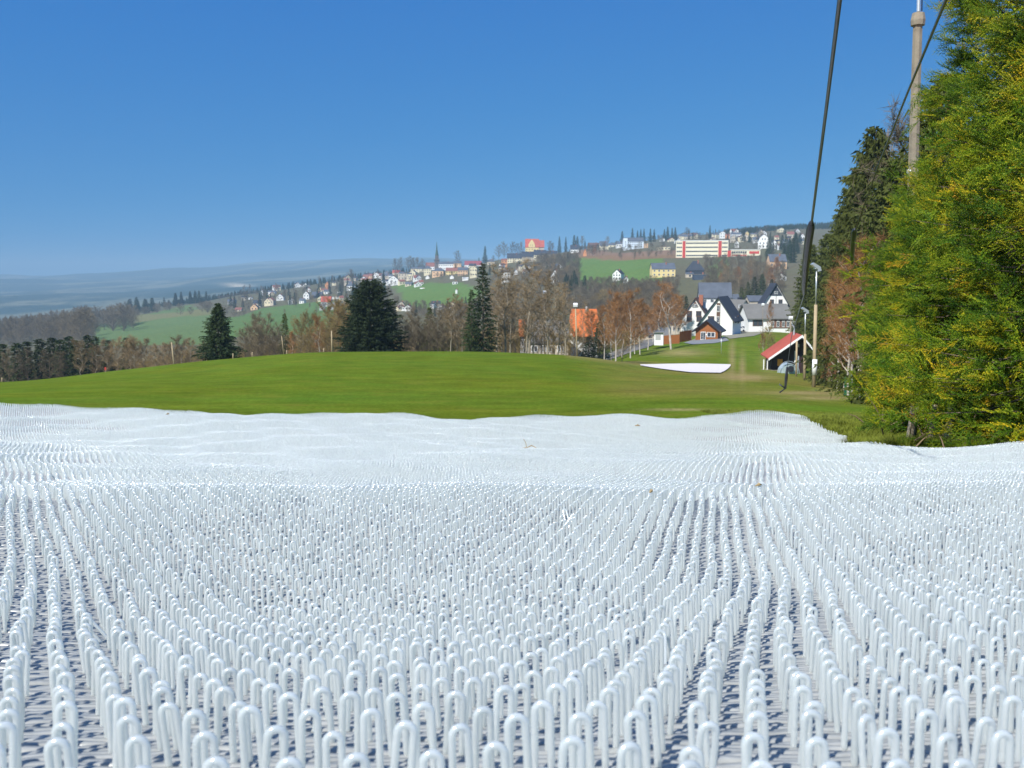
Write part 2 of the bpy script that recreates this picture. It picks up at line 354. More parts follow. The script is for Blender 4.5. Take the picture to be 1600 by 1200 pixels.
# ------------------------------------------------------------------ the white ski mat
PA, PB, AZ = 0.0282, 0.0375, rad(-6.5)
def edge_x(y): return np.interp(y, [0, 6, 9.3, 9.5, 9.9, 10.6, 12, 14.2], [3.2, 3.2, 3.24, 3.26, 3.45, 3.75, 3.95, 4.25])
def far_y(x): return 13.9 + .12*np.sin(x*1.7) + .08*np.sin(x*4.1+1)
ski = thing('ski_mat', (0, 0, 0), 'white plastic summer ski mat of looped bristles covering the slope in front', 'ski mat')
plast = mat('white_plastic', (.83, .885, .87), .25, spec=.3, trans=.56, col2=(.86, .905, .89), nscale=5, inst=.05)
pb = plast.node_tree.nodes['Principled BSDF']; pb.inputs['Subsurface Weight'].default_value = 1.0; pb.inputs['Subsurface Radius'].default_value = (1, 1, 1); pb.inputs['Subsurface Scale'].default_value = .004
pt = plast.node_tree; po = pt.nodes['Material Output']; ps = po.inputs['Surface'].links[0].from_socket; pg = pt.nodes.new('ShaderNodeBsdfGlossy'); pg.inputs['Roughness'].default_value = .13
px_ = pt.nodes.new('ShaderNodeMixShader'); px_.inputs[0].default_value = .17; pt.links.new(ps, px_.inputs[1]); pt.links.new(pg.outputs[0], px_.inputs[2]); pt.links.new(px_.outputs[0], po.inputs['Surface'])
backm = mat('mat_backing', (.44, .43, .41), .5, col2=(.5, .49, .47), nscale=60, spec=.4, bump=.5, bscale=160)
# backing sheet with a turned-down hem
ys = np.exp(np.linspace(math.log(.1), math.log(13.9), 150)); tt = np.linspace(0, 1, 121)
BX = np.zeros((150, 121)); BY = np.zeros((150, 121))
for i, y in enumerate(ys):
    x0 = -.78*y - 1.2; x1 = float(edge_x(y)); x1 = min(x1, .9*y+1.6); BX[i] = x0+(x1-x0)*tt; BY[i] = y + (i/149)**8*(far_y(BX[i])-13.9)
BZ = mz(BX, BY)
BXs = np.concatenate([BX, BX[-1:]], 0); BYs = np.concatenate([BY, BY[-1:]+.02], 0); BZs = np.concatenate([BZ, BZ[-1:]-.12], 0)
BXs = np.concatenate([BXs, BXs[:, -1:]+.015], 1); BYs = np.concatenate([BYs, BYs[:, -1:]], 1); BZs = np.concatenate([BZs, BZs[:, -1:]-.10], 1)
r_, c_ = BXs.shape; ii = np.arange(r_*c_).reshape(r_, c_)
ff = np.stack([ii[:-1, :-1], ii[:-1, 1:], ii[1:, 1:], ii[1:, :-1]], -1).reshape(-1, 4)
obj('backing_sheet', meshdata('backing_sheet', np.stack([BXs, BYs, BZs], -1).reshape(-1, 3), ff, backm, True), ski)

def loop_mesh(name, w, h, r, n, arc):
    pts = []
    hw = w/2 - r
    pts.append((-hw*1.12, 0, -.004)); pts.append((-hw*1.05, .0004, h*.5))
    for k in range(arc+1):
        a = math.pi*(1-k/arc); pts.append((hw*math.cos(a), 0, h-hw-r+hw*math.sin(a)))
    pts.append((hw*1.05, -.0004, h*.5)); pts.append((hw*1.12, 0, -.004))
    pts = [Vector(p) for p in pts]; v = []; f = []; ax = Vector((0, 1, 0))
    for i, p in enumerate(pts):
        d = (pts[min(i+1, len(pts)-1)] - pts[max(i-1, 0)]).normalized(); a = d.cross(ax)
        v += [p + a*math.cos(6.2832*j/n)*r + ax*math.sin(6.2832*j/n)*r*.92 for j in range(n)]
    for i in range(len(pts)-1):
        for j in range(n): f.append((i*n+j, i*n+(j+1) % n, (i+1)*n+(j+1) % n, (i+1)*n+j))
    return meshdata(name, v, f, plast, True)
loop_hi = loop_mesh('loop', .0114, .040, .0019, 10, 10)
loop_lo = loop_mesh('loop_low', .0118, .040, .0022, 6, 4)
e1 = np.array([math.cos(AZ), -math.sin(AZ)])
e2 = np.array([math.sin(AZ), math.cos(AZ)])
jj = np.arange(-20, int(15/PB)); kk_ = np.arange(-int(13/PA), int(9/PA))
JJ, KK = np.meshgrid(jj, kk_, indexing='ij')
A_ = (KK + .5*(JJ % 2))*PA; B_ = JJ*PB
# the mat is pulled a little out of true as it lies over the bumps
A2 = A_ + .010*np.sin(B_*5.1+.7)*np.sin(A_*1.9+B_) + .018*np.sin(B_*1.3+A_*.7)
B2 = B_ + .012*np.sin(A_*3.3+B_*2.2)
LX = A2*e1[0]+B2*e2[0]; LY = A2*e1[1]+B2*e2[1]
keep = (LY > .15) & (LX > -.66*LY-.45) & (LX < np.minimum(.66*LY+.45, edge_x(LY)-.01)) & (LY < far_y(LX)-.01)
LX = LX[keep]; LY = LY[keep]; n = len(LX)
LX = LX + rng.normal(0, .0009, n); LY = LY + rng.normal(0, .0013, n); LZ = mz(LX, LY)
rot = np.stack([rng.normal(0, .055, n) - .03, rng.normal(0, .04, n), -AZ + rng.normal(0, .14, n)], -1)
scl = rng.normal(1, .03, n)
bent = rng.random(n) < .012; rot[bent] += rng.normal(0, .35, (bent.sum(), 3))
dpt = LY*cT - LZ*sT; lu = 800+F*LX/dpt; lv = 600-F*(LY*sT+(LZ+.02)*cT)/dpt
near = (lu > -20) & (lu < 1620) & (lv < 1225)
order = np.argsort(np.where(near, LY, 1e9))[:300]
isn = np.zeros(n, bool); isn[order] = True
lp = obj('loop', loop_hi, ski, (LX[order[0]], LY[order[0]], LZ[order[0]]), rot[order[0]], [scl[order[0]]]*3)
for k in order[1:]:
    c = lp.copy(); COL.objects.link(c); c.parent = ski; c.location = (LX[k], LY[k], LZ[k]); c.rotation_euler = rot[k]; c.scale = [scl[k]]*3
def hidden(name, me): return bpy.data.objects.new(name, me)
mid = (~isn) & (LY < 2.4); fr = (~isn) & (LY >= 2.4)
for nm, msk, me in (('loops_near', mid, loop_hi), ('loops_far', fr, loop_lo)):
    pts = np.stack([LX[msk], LY[msk], LZ[msk]], -1); o = obj('bristle_loops', points_mesh(nm, pts), ski); tag(o, kind='stuff'); scatter(o, hidden(nm+'_source', me), pts, rot[msk], scl[msk])
# curled yarn of the backing, near the camera where it shows between the rows
yarnm = mat('yarn', (.50, .51, .50), .25, spec=.8, col2=(.38, .39, .38), nscale=40, trans=.3)
M_v = []; M_f = []; nb = 0; cs = [(math.cos(k*math.pi/3), math.sin(k*math.pi/3)) for k in range(6)]
for q in np.arange(.12, 2.7, .0088):
    t_ = np.arange(-.62*q-.35, .62*q+.35, .018); y_ = q + .0016*np.sin(t_*260+q*900) + rng.normal(0, .0007, len(t_)); x_ = t_
    X_ = x_*e1[0]+y_*e2[0]; Y_ = x_*e1[1]+y_*e2[1]; Z_ = mz(X_, Y_) + .0012 + rng.normal(0, .0006, len(t_)); rr = .0034 + rng.normal(0, .0003, len(t_))
    for c_, s_ in cs: M_v.append(np.stack([X_-e1[1]*0, Y_+c_*rr, Z_+s_*rr], -1))
    L2 = len(t_); a_ = np.arange(L2-1)
    for k in range(6):
        k2 = (k+1) % 6; M_f.append(np.stack([nb+k*L2+a_, nb+k*L2+a_+1, nb+k2*L2+a_+1, nb+k2*L2+a_], -1))
    nb += 6*L2
o = obj('backing_yarn', meshdata('backing_yarn', np.concatenate(M_v), np.concatenate(M_f), yarnm, True), ski); tag(o, kind='stuff')
# dry stalk lying on the mat
p = P(824, 694, 7.0); tw = thing('dry_stalk', (p.x, p.y, float(mz(p.x, p.y))+.042), 'thin dry straw-coloured plant stalk lying on the white mat', 'plant stalk')
sm_ = mat('straw', (.32, .24, .12), .9)
MB().tube([(-.09, 0, 0), (-.04, .01, .006), (0, 0, .012), (.03, 0, .028), (.065, -.01, .012)], [.002, .003, .004, .004, .003]).obj('stem', sm_, tw)
MB().tube([(-.005, 0, .01), (-.012, .01, .045), (-.028, .01, .075)], [.003, .0025, .002]).obj('stem', sm_, tw)

for (u_, v_, l_) in ((996, 668, 'tiny dark leaf fragment on the far part of the white mat'), (1016, 768, 'small brown leaf crumb on the crest of the white mat'), (1185, 757, 'tiny straw bit on the crest of the white mat near the grooves'), (262, 652, 'small brown crumb at the far left edge of the white mat')):
    j = int(round((u_+1400)/10)); cc = pchip(km, Am, LD)[:, j]; Dq = float(DG[np.argmax((DG > .5) & (cc <= v_))]); q_ = P(u_, v_, Dq)
    lf = thing('dry_leaf', (q_.x, Dq, float(mz(q_.x, Dq))+.042), l_, 'dry leaf', rz=u_); k_ = .004*Dq**.6
    MB().tube([(-k_*2, 0, 0), (0, k_*.4, k_*.5), (k_*2, 0, 0)], [k_*.2, k_*.7, k_*.15], 5).obj('blade', sm_, lf)
# second, pale pink-white mat at the foot of the run
pm = mat('runout_mat', (.70, .63, .60), .7, col2=(.75, .69, .66), nscale=1.5, bump=.3, bscale=8)
runout = sheet('runout_mat', [((1000, 570.5), (1001, 572)), ((1040, 570), (1035, 578)), ((1085, 570), (1080, 583.5)), ((1120, 570.5), (1126, 584)), ((1141, 571), (1142, 572.5))], pm, .10, 'thing', 'pale pinkish white mat lying flat on the grass below the hut and chalet', 'ski mat', dmin=60)
del runout['kind']
# ------------------------------------------------------------------ trees
bark = mat('bark', (.10, .075, .055), .95, col2=(.16, .13, .10), nscale=3)
barkg = mat('bark_grey', (.24, .20, .15), .95, col2=(.33, .29, .22), nscale=2)
birchb = mat('birch_bark', (.62, .58, .52), .8, col2=(.25, .2, .17), nscale=5)
twigm = mat('twigs', (.29, .205, .11), .95, col2=(.20, .145, .075), nscale=.5, inst=.3, trans=.15)
twigg = mat('twigs_grey', (.21, .165, .105), .95, col2=(.145, .12, .075), nscale=.5, inst=.3, trans=.15)
twigr = mat('twigs_red', (.33, .155, .055), .95, col2=(.24, .135, .055), nscale=.5, inst=.25, trans=.15)
twigo = mat('twigs_olive', (.30, .22, .08), .95, col2=(.22, .16, .075), nscale=.5, inst=.25, trans=.15)
conm = mat('needles', (.034, .054, .014), .8, col2=(.016, .030, .010), nscale=.5, inst=.3, trans=.1)
conl = mat('needles_light', (.085, .098, .015), .8, col2=(.030, .043, .010), nscale=.8, inst=.25, trans=.1)

def bare_meshes(seed, spread, nlimb, ntwig, base, multi=1, vase=.8, tw=.0013):
    """1 m high tree: trunk with limbs, and a crown of thin shoots"""
    r = random.Random(seed); T = MB(); tv = []; ends = []
    for s in range(multi):
        a0 = r.uniform(0, 6.28); lean = (0 if multi == 1 else r.uniform(.06, .14))
        top = Vector((math.cos(a0)*lean*2.2+r.uniform(-.02, .02), math.sin(a0)*lean*1.5, r.uniform(.86, .97)))
        path = [Vector((r.uniform(-.012, .012)*i, r.uniform(-.012, .012)*i, 0)) + top*(i/6) for i in range(7)]; path[0] = Vector((0, 0, -.06))
        T.tube(path, [.0085*(1-i/6.8)+.0010 for i in range(7)], 6)
        for i in range(nlimb//multi):
            f = base + (1-base)*(i+.5)/(nlimb//multi); q = min(int(f*6), 5); st = path[q].lerp(path[q+1], f*6-q)
            a = i*2.4+a0+r.uniform(-.4, .4); el = r.uniform(.45, .95)*vase
            ln = spread*(1.15-f)**.6*r.uniform(.7, 1.15)*(1.0 if f > base+.1 else .7)
            d = Vector((math.cos(a)*math.cos(el), math.sin(a)*math.cos(el), math.sin(el)))
            pts = [st]; 
            for k in range(3):
                d = (d + Vector((r.uniform(-.25, .25), r.uniform(-.25, .25), r.uniform(0, .35)))).normalized(); pts.append(pts[-1]+d*ln/3)
            w = .0036*(1-f)+.0013; T.tube(pts, [w, w*.75, w*.5, w*.2], 4, cap=False); ends.append((pts, ln))
            for k in range(4):
                s0 = pts[1+k % 2].lerp(pts[2+k % 2], r.random()); dd = (d+Vector((r.uniform(-.9, .9), r.uniform(-.9, .9), r.uniform(-.2, .7)))).normalized()
                p2 = [s0, s0+dd*ln*.22, s0+dd*ln*.4+Vector((0, 0, ln*.06))]; T.tube(p2, [w*.4, w*.28, w*.1], 3, cap=False); ends.append((p2, ln*.7))
    v = []; 
    for i in range(ntwig):
        pts, ln = ends[int(r.random()*len(ends))]; q = int(r.random()*(len(pts)-1)); s0 = pts[q].lerp(pts[q+1], r.random())
        d = Vector((r.gauss(0, 1), r.gauss(0, 1), r.gauss(.5, .8))).normalized(); L_ = r.uniform(.03, .085)
        mid_ = s0+d*L_*.6; e = s0+d*L_+Vector((r.uniform(-.012, .012), r.uniform(-.012, .012), r.uniform(-.01, .015)))
        c = Vector((r.gauss(0, 1), r.gauss(0, 1), r.gauss(0, 1))).cross(d).normalized()*tw
        v += [s0-c, s0+c, e]; v += [mid_, mid_+c, mid_+Vector((r.gauss(0, .022), r.gauss(0, .022), r.gauss(.008, .018)))]
    return T, np.array(v, float)
def mk_bare(seed, tmat, cmat, **k):
    T, v = bare_meshes(seed, **k)
    return meshdata('trunk', T.v, T.f, tmat), meshdata('crown', v, np.arange(len(v)).reshape(-1, 3), cmat)
def conifer_meshes(seed, rr, nwh, nbr, nsp, power, tmat, cmat, full=1.0, bw=.010, droop=.25, low=.04):
    """1 m high conifer; branches in whorls, each hung with needle sprays"""
    r = random.Random(seed); T = MB(); T.tube([(0, 0, -.05), (0, 0, .5), (0, 0, .99)], [.018, .011, .002], 6); V = []
    for w in range(nwh):
        f = low + (.985-low)*(w/(nwh-1)); R = rr*((1-f)**power)*(.75+.5*r.random())*(1 if f > .15 else .8+f)+.006
        nb = max(4, int(nbr*(1-f*.55)))
        for b_ in range(nb):
            a = b_*6.283/nb+r.uniform(-.35, .35)+w; Rb = R*r.uniform(.65, 1.18); el = .15+.45*f-(droop)*(1-f)
            d = Vector((math.cos(a), math.sin(a), math.tan(el)*.8)); z0 = f+r.uniform(-.012, .012)
            ns = max(3, int(nsp*(Rb/rr))+3)
            tg = Vector((-math.sin(a), math.cos(a), 0))
            for s in range(ns):
                g = (.25+.75*(s+r.random())/ns)*full; g = min(g, 1)
                c = Vector((0, 0, z0))+d*Rb*g+Vector((0, 0, -droop*.35*Rb*g*g))
                side = r.choice((-1, 1)); L_ = bw*r.uniform(1.2, 3.2)*(1.25-.5*g)
                dr = (tg*side*r.uniform(.2, 1)+Vector((math.cos(a), math.sin(a), 0))*r.uniform(.4, 1)+Vector((0, 0, r.uniform(-.9, .25)))).normalized()
                e = c+dr*L_; wv = Vector((r.gauss(0, 1), r.gauss(0, 1), r.gauss(0, .6))).cross(dr).normalized()*bw*r.uniform(.25, .5)
                V += [c-wv, c+wv, e]
                if r.random() < .5: V += [c+wv, c-wv*.5, c+wv*1.5+Vector((0, 0, -L_*r.uniform(.4, .9)))]
    v = np.array(V, float)
    return meshdata('trunk', T.v, T.f, tmat), meshdata('crown', v, np.arange(len(v)).reshape(-1, 3), cmat)
KIND = {
 'bare': [mk_bare(s, barkg, twigm, spread=.30, nlimb=26, ntwig=2600, base=.28) for s in (1, 2, 3)],
 'bareg': [mk_bare(s, bark, twigg, spread=.34, nlimb=26, ntwig=2800, base=.2) for s in (4, 5)],
 'tall': [mk_bare(s, barkg, twigm, spread=.17, nlimb=28, ntwig=1000, base=.22) for s in (6, 7)],
 'red': [mk_bare(s, birchb, twigr, spread=.26, nlimb=28, ntwig=3400, base=.22) for s in (8, 9)],
 'birch': [mk_bare(11, birchb, twigr, spread=.30, nlimb=28, ntwig=2000, base=.3, multi=3)],
 'bush': [mk_bare(s, bark, twigo, spread=.52, nlimb=36, ntwig=4200, base=.04, vase=.7, tw=.0019) for s in (12, 13)],
 'bushg': [mk_bare(14, bark, twigg, spread=.5, nlimb=36, ntwig=3000, base=.04, vase=.7, tw=.0026)],
 'dark': [conifer_meshes(21, .24, 34, 15, 10, .8, bark, conm, bw=.018), conifer_meshes(22, .20, 34, 14, 10, .75, bark, conm, bw=.018)],
 'pine': [conifer_meshes(23, .17, 26, 13, 9, .5, bark, conm, bw=.026, low=.1)],
 'light': [conifer_meshes(24, .26, 34, 14, 9, .8, bark, conl, bw=.019)],
 'spruce': [conifer_meshes(25, .40, 40, 26, 22, .8, bark, conm, bw=.021, droop=.3)],
 'bigdark': [conifer_meshes(26, .34, 50, 28, 22, .6, bark, conl, bw=.017, droop=.35, low=.02), conifer_meshes(27, .26, 50, 26, 20, .72, bark, conl, bw=.017, droop=.35, low=.02)],
 'round': [conifer_meshes(28, .44, 40, 34, 26, .42, bark, conm, bw=.021, droop=.1, low=.0)],
}
PALE = {'bare': 'bare_tree', 'bushg': 'bare_tree', 'bareg': 'bare_tree', 'tall': 'bare_tree', 'red': 'bare_birch', 'birch': 'birch_tree', 'bush': 'bare_bush', 'dark': 'conifer_tree', 'pine': 'pine_tree', 'light': 'spruce_tree', 'spruce': 'spruce_tree', 'bigdark': 'spruce_tree', 'round': 'spruce_tree'}
CATS = {'bare_bush': 'bush'}
def tree(kind, u, vtop, D, label, group=None, wf=1.0, base=None):
    g = ground(u, D) if base is None else base
    h = float(zv(vtop, D)) - g.z
    if h < .5: return None
    q = random.choice(KIND[kind]); nm = PALE[kind]
    o = thing(nm, g, label, CATS.get(nm, 'tree'), group, random.uniform(0, 6.28))
    for me, pn in zip(q, ('trunk', 'crown')):
        obj(pn, me, o, scale=(h*wf, h*wf, h))
    return o
def cluster(kind, n, u0, u1, vb, hm, label, group, Dr=None, wf=1.0):
    for i in range(n):
        u = random.uniform(u0, u1); v = vb(u) if callable(vb) else random.uniform(*vb)
        D = Dfind(u, v, 200) if Dr is None else random.uniform(*Dr)
        g = ground(u, D); h = random.uniform(*hm); k = kind if isinstance(kind, str) else random.choice(kind)
        q = random.choice(KIND[k]); nm = PALE[k]
        o = thing(nm, g, label, CATS.get(nm, 'tree'), group, random.uniform(0, 6.28))
        for me, pn in zip(q, ('trunk', 'crown')): obj(pn, me, o, scale=(h*wf, h*wf, h))

def wood_uv(nm, label, n, ur, vr, hm, kind, wf=1.0, avoid=None):
    pts = []
    for i in range(n):
        u = random.uniform(*ur); v = random.uniform(*vr)
        if avoid and avoid[0] < u < avoid[1] and avoid[2] < v < avoid[3]: continue
        pts.append(tuple(ground(u, Dfind(u, v, 200))))
    n = len(pts); T_, C_ = KIND[kind][0]; o = obj(nm, points_mesh(nm, pts)); tag(o, label, 'woodland', None, 'stuff')
    scatter(o, hidden(nm+'_source', C_), pts, np.stack([np.zeros(n), np.zeros(n), rng.uniform(0, 6.3, n)], -1), rng.uniform(*hm, n))

# single trees behind the meadow's edge
tree('spruce', 343, 474, 121, 'dark cone-shaped spruce standing alone at the left edge of the meadow', wf=.98)
tree('round', 580, 440, 122, 'broad dark rounded spruce, the largest dark crown on the meadow edge', wf=1.0)
tree('dark', 613, 470, 126, 'dark spruce leaning out from the right flank of the broad rounded spruce', wf=1.3)
tree('dark', 560, 452, 127, 'dark spruce merged into the left shoulder of the broad rounded spruce', wf=1.4)
tree('light', 447, 489, 150, 'small bright green spruce rising from the bare bushes between the two dark spruces', wf=.75)
tree('dark', 755, 411, 119, 'tall ragged dark spruce among the bare trees below the red-roofed row', wf=.85)
tree('dark', 737, 452, 118.5, 'shorter ragged spruce touching the left side of the tall one', wf=.9)
tree('light', 672, 480, 150, 'low green conifer in the dark thicket right of the broad rounded spruce', wf=1.0)
tree('light', 700, 505, 145, 'smallest conifer in the dark thicket beside the bare birches', wf=1.1)
for i, (u, v, w) in enumerate([(66, 530, 1.2), (85, 528, 1.2), (98, 531, 1.3), (112, 526, 1.2), (30, 536, 1.3), (46, 534, 1.2), (8, 538, 1.3), (140, 524, 1.0), (152, 526, 1.0), (172, 532, 1), (200, 528, .9), (-25, 536, 1.2), (-60, 534, 1.2), (122, 532, 1.2)]):
    tree('pine', u, v, 172+(i*7) % 13, 'dark pine in the dense stand behind the meadow at the far left', 'pines in the stand at the far left', wf=w)
for i, (u, v) in enumerate([(128, 533), (150, 536), (168, 533), (186, 526), (205, 520), (212, 524), (228, 531), (244, 534), (258, 533), (286, 520), (300, 527), (318, 533), (272, 531), (-20, 548), (15, 548), (45, 545), (78, 550), (100, 548)]):
    tree('bare' if u > 120 else 'bareg', u, v, 140+(i*11) % 25, 'leafless brown tree in the belt left of the lone spruce', 'bare trees left of the lone spruce', wf=1.25)
for i, (u, v) in enumerate([(383, 517), (396, 497), (408, 492), (421, 494), (433, 508), (402, 505), (390, 510), (428, 515), (412, 520)]):
    tree('bareg', u, v, 134+(i*7) % 15, 'grey leafless tree in the clump right of the lone spruce', 'grey bare trees beside the lone spruce', wf=1.15)
for i, (u, v) in enumerate([(458, 515), (470, 500), (486, 492), (500, 489), (515, 480), (528, 472), (536, 468), (548, 482), (480, 516), (505, 510), (522, 500), (540, 500)]):
    tree('bush' if i % 3 else 'red', u, v, 132+(i*7) % 17, 'olive brown leafless bush left of the broad rounded spruce', 'leafless bushes left of the broad spruce', wf=.9)
for i, (u, v) in enumerate([(632, 497), (646, 485), (655, 500), (668, 495), (684, 492), (694, 480), (640, 510), (662, 512), (678, 505), (652, 492), (690, 500), (705, 488), (714, 470)]):
    tree('bareg', u, v, 128+(i*7) % 13, 'dark leafless tree in the thicket right of the broad rounded spruce', 'dark thicket trees', wf=1.2)
for i, (u, v) in enumerate([(704, 462), (716, 455), (728, 470), (722, 465), (775, 432), (778, 404), (790, 418), (796, 436), (806, 414), (822, 424), (826, 398), (846, 420), (857, 428), (866, 418), (877, 436), (884, 448), (786, 452), (800, 445), (833, 448), (853, 455), (783, 460), (871, 462), (818, 470)]):
    tree('tall', u, v, 122+(i*11) % 32, 'tall thin leafless tree in the grove behind the middle of the meadow', 'bare grove behind the meadow', wf=1.25)
for i, (u, v) in enumerate([(721, 500), (735, 505), (760, 500), (785, 505), (800, 508), (815, 512), (840, 520), (862, 522), (880, 520), (898, 515)]):
    tree('bush' if i % 2 else 'bareg', u, v, 132+(i*7) % 15, 'low leafless undergrowth bush in the grove behind the meadow', 'undergrowth bushes of the grove', wf=.9)
tree('birch', 1049, 437, 168, 'white-stemmed birch with forked trunk above the orange board fence', wf=1.15)
tree('red', 962, 447, 118, 'leaning white birch with rusty twigs right of the orange roof')
tree('red', 944, 470, 122, 'rust-brown birch close against the right end of the orange roof')
for i, (u, v, w) in enumerate([(985, 445, 1.1), (1000, 462, 1.1), (972, 472, 1.2), (1012, 470, 1.1), (955, 462, 1.), (992, 480, 1.2)]):
    tree('red', u, v, 150+(i*9) % 28, 'rusty leafless birch in the group above the curving road', 'rusty birches above the road', wf=w)
for i, (u, v) in enumerate([(1030, 458), (1036, 450), (1054, 455), (1061, 458), (1024, 470), (1020, 480), (1058, 478)]):
    tree('red', u, v, 205+(i*9) % 28, 'reddish brown tree behind the forked white birch', 'reddish trees behind the forked birch', wf=1.15)
tree('dark', 1071, 462, 280, 'slim dark conifer left of the brown-roofed white house', wf=.9)
tree('bush', 972, 520, 128, 'low bush below the leaning birch by the road')
tree('tall', 912, 468, 134, 'thin leafless tree standing in front of the orange roof', wf=.8)
tree('red', 927, 478, 150, 'rust-brown tree covering the right edge of the orange roof', wf=1.1)
tree('dark', 920, 524, 134, 'dark round shrub under the right half of the orange roof', wf=2.2)
tree('bush', 898, 526, 136, 'leafless shrub under the left half of the orange roof', wf=1.5)
tree('dark', 936, 503, 135, 'dark evergreen bush below the orange roof', wf=1.6)
# trees on the slope below the villas
for u, v, D, k, w in [(1137, 444, 360, 'light', 1.1), (1158, 448, 400, 'light', 1.2), (1178, 432, 430, 'dark', 1.2), (1190, 428, 450, 'dark', 1.2), (1205, 436, 440, 'dark', 1.2), (1168, 440, 430, 'light', 1.2)]:
    tree(k, u, v, D, 'green conifer between the slate-roofed barn and the four-window white gable', 'conifers behind the white houses', wf=w)
wood_uv('scrub_woodland', 'brown leafless scrub on the slope below the school', 420, (1100, 1225), (407, 462), (3, 7), 'bushg')
cluster(['red', 'bareg', 'bare'], 20, 1110, 1215, (425, 462), (9, 15), 'leafless brown tree in the woodland strip below the school', 'woodland strip below the school')
wood_uv('scrub_woodland', 'brown leafless scrub on the slope right of the castle', 300, (840, 905), (404, 450), (5, 10), 'bushg')
wood_uv('scrub_woodland', 'brown and olive scrub between the gardens in the valley', 700, (880, 1060), (446, 495), (3, 7), 'bushg')
wood_uv('scrub_woodland', 'brown scrub on the slope beneath the old town', 500, (600, 860), (425, 500), (3, 7), 'bushg', avoid=(612, 762, 440, 480))
wood_uv('scrub_woodland', 'brown scrub and gardens around the left village', 500, (340, 620), (440, 500), (3, 7), 'bushg', avoid=(400, 520, 476, 500))
wood_uv('scrub_woodland', 'leafless garden trees among the villas on the ridge', 420, (900, 1260), (362, 402), (3, 8), 'bushg')
cluster(['bareg', 'bare'], 16, 845, 905, (408, 450), (11, 17), 'leafless tree on the slope right of the castle', 'bare trees on the slope by the castle')
cluster(['bareg', 'bare'], 12, 770, 850, (415, 445), (9, 14), 'leafless tree on the bank below the long slate-roofed terrace', 'bare trees below the terrace')
cluster(['dark'], 14, 880, 915, (445, 465), (8, 15), 'dark conifer on the lower left edge of the upper green field', 'conifers below the upper field')
cluster(['bareg', 'bare', 'bush'], 20, 900, 1050, (462, 492), (6, 12), 'leafless tree in the gardens below the upper green field', 'garden trees below the upper field')
cluster(['bareg', 'red'], 16, 915, 945, (392, 404), (9, 14), 'brown leafless tree above the top edge of the green field', 'bare trees above the upper field')
cluster(['bareg', 'bare'], 12, 960, 1050, (400, 410), (5, 8), 'leafless shrub-like tree along the hedge at the top of the green field', 'hedge trees above the upper field', wf=1.4)
cluster(['bareg', 'bare', 'dark'], 22, 620, 760, (478, 496), (6, 10), 'small leafless tree on the valley side below the lower green field', 'trees below the lower field')
cluster(['bareg', 'bare'], 16, 440, 560, (470, 500), (7, 12), 'leafless tree on the slope beneath the left village', 'trees beneath the left village')
wood_uv('woodland', 'grey hazy leafless wood at the far left behind the dark pines', 260, (-120, 140), (512, 545), (18, 28), 'bushg', 1.0)
cluster(['bushg'], 18, 148, 210, (508, 520), (16, 26), 'grey leafless tree in the round copse on the left slope', 'round copse on the left slope', wf=1.3)
cluster(['bushg'], 16, 205, 330, (484, 494), (9, 14), 'brown leafless tree along the hedge above the left green slope', 'hedge above the left slope', wf=1.4)
cluster(['dark', 'pine'], 8, 198, 245, (486, 490), (18, 25), 'dark conifer in the row on the crest at the far left', 'dark row on the left crest', wf=1.6)
cluster(['dark'], 12, 250, 345, (470, 482), (17, 26), 'dark conifer on the crest left of the village', 'dark conifers left of the village', wf=1.3)
cluster(['dark', 'bareg'], 26, 345, 470, (458, 482), (11, 18), 'dark tree between the houses of the left village', 'trees in the left village')
cluster(['dark', 'bareg', 'dark'], 30, 470, 620, (440, 468), (10, 18), 'tree between the houses on the slope left of the church', 'trees left of the church')
cluster(['bareg', 'dark', 'dark'], 30, 640, 900, (400, 436), (8, 14), 'tree between the town houses around the church and the castle', 'trees in the old town')
cluster(['dark', 'bareg', 'dark'], 34, 1050, 1250, (364, 392), (8, 14), 'tree among the villas on the right-hand ridge', 'trees among the ridge villas')
cluster(['dark'], 10, 1195, 1245, (390, 412), (14, 20), 'dark conifer right of the white mansard house', 'conifers right of the mansard house')
CON_L = ['slim dark conifer right of the castle, left one of two', 'slim dark conifer right of the castle, right one of two', 'broad dark conifer left of the blue-black roof', 'dark conifer right behind the blue-black roof', 'small dark conifer left of the brown pavilion', 'dark conifer on the ridge between the church and the castle', 'dark conifer at the left end of the pale blue villa', 'leftmost of four dark conifers above the pale blue villa', 'second from left of four dark conifers above the pale blue villa', 'third from left of four dark conifers above the pale blue villa', 'rightmost of four dark conifers above the pale blue villa', 'left of two conifers just right of the pale blue villa', 'right of two conifers just right of the pale blue villa', 'leftmost of the four conifers left of the school', 'second from left of the four conifers left of the school', 'third from left of the four conifers left of the school', 'rightmost of the four conifers left of the school', 'lone dark conifer rising above the middle of the school roof', 'left of two dark conifers between school and mansard house', 'right of two dark conifers between school and mansard house', 'dark conifer among the ridge houses left of the black sleeve']
BAR_L = ['bushy grey tree above the white villa with balcony', 'grey leafless tree above the three low houses', 'left of two grey trees behind the long white house', 'right of two grey trees behind the long white house', 'leftmost of four grey trees left of the church', 'second from left of four grey trees left of the church', 'third from left of four grey trees left of the church', 'rightmost of four grey trees left of the church', 'leftmost of five grey trees left of the castle', 'second from left of five grey trees left of the castle', 'middle of five grey trees left of the castle', 'fourth from left of five grey trees left of the castle', 'grey tree closest to the left wall of the castle', 'left of two faint grey trees right of the castle', 'right of two faint grey trees right of the castle', 'grey leafless tree above the orange brick gable', 'grey leafless tree left of the pale blue villa', 'round grey tree above the left end of the school', 'round grey tree above the white mansard house', 'grey leafless tree on the skyline right of the church spire']
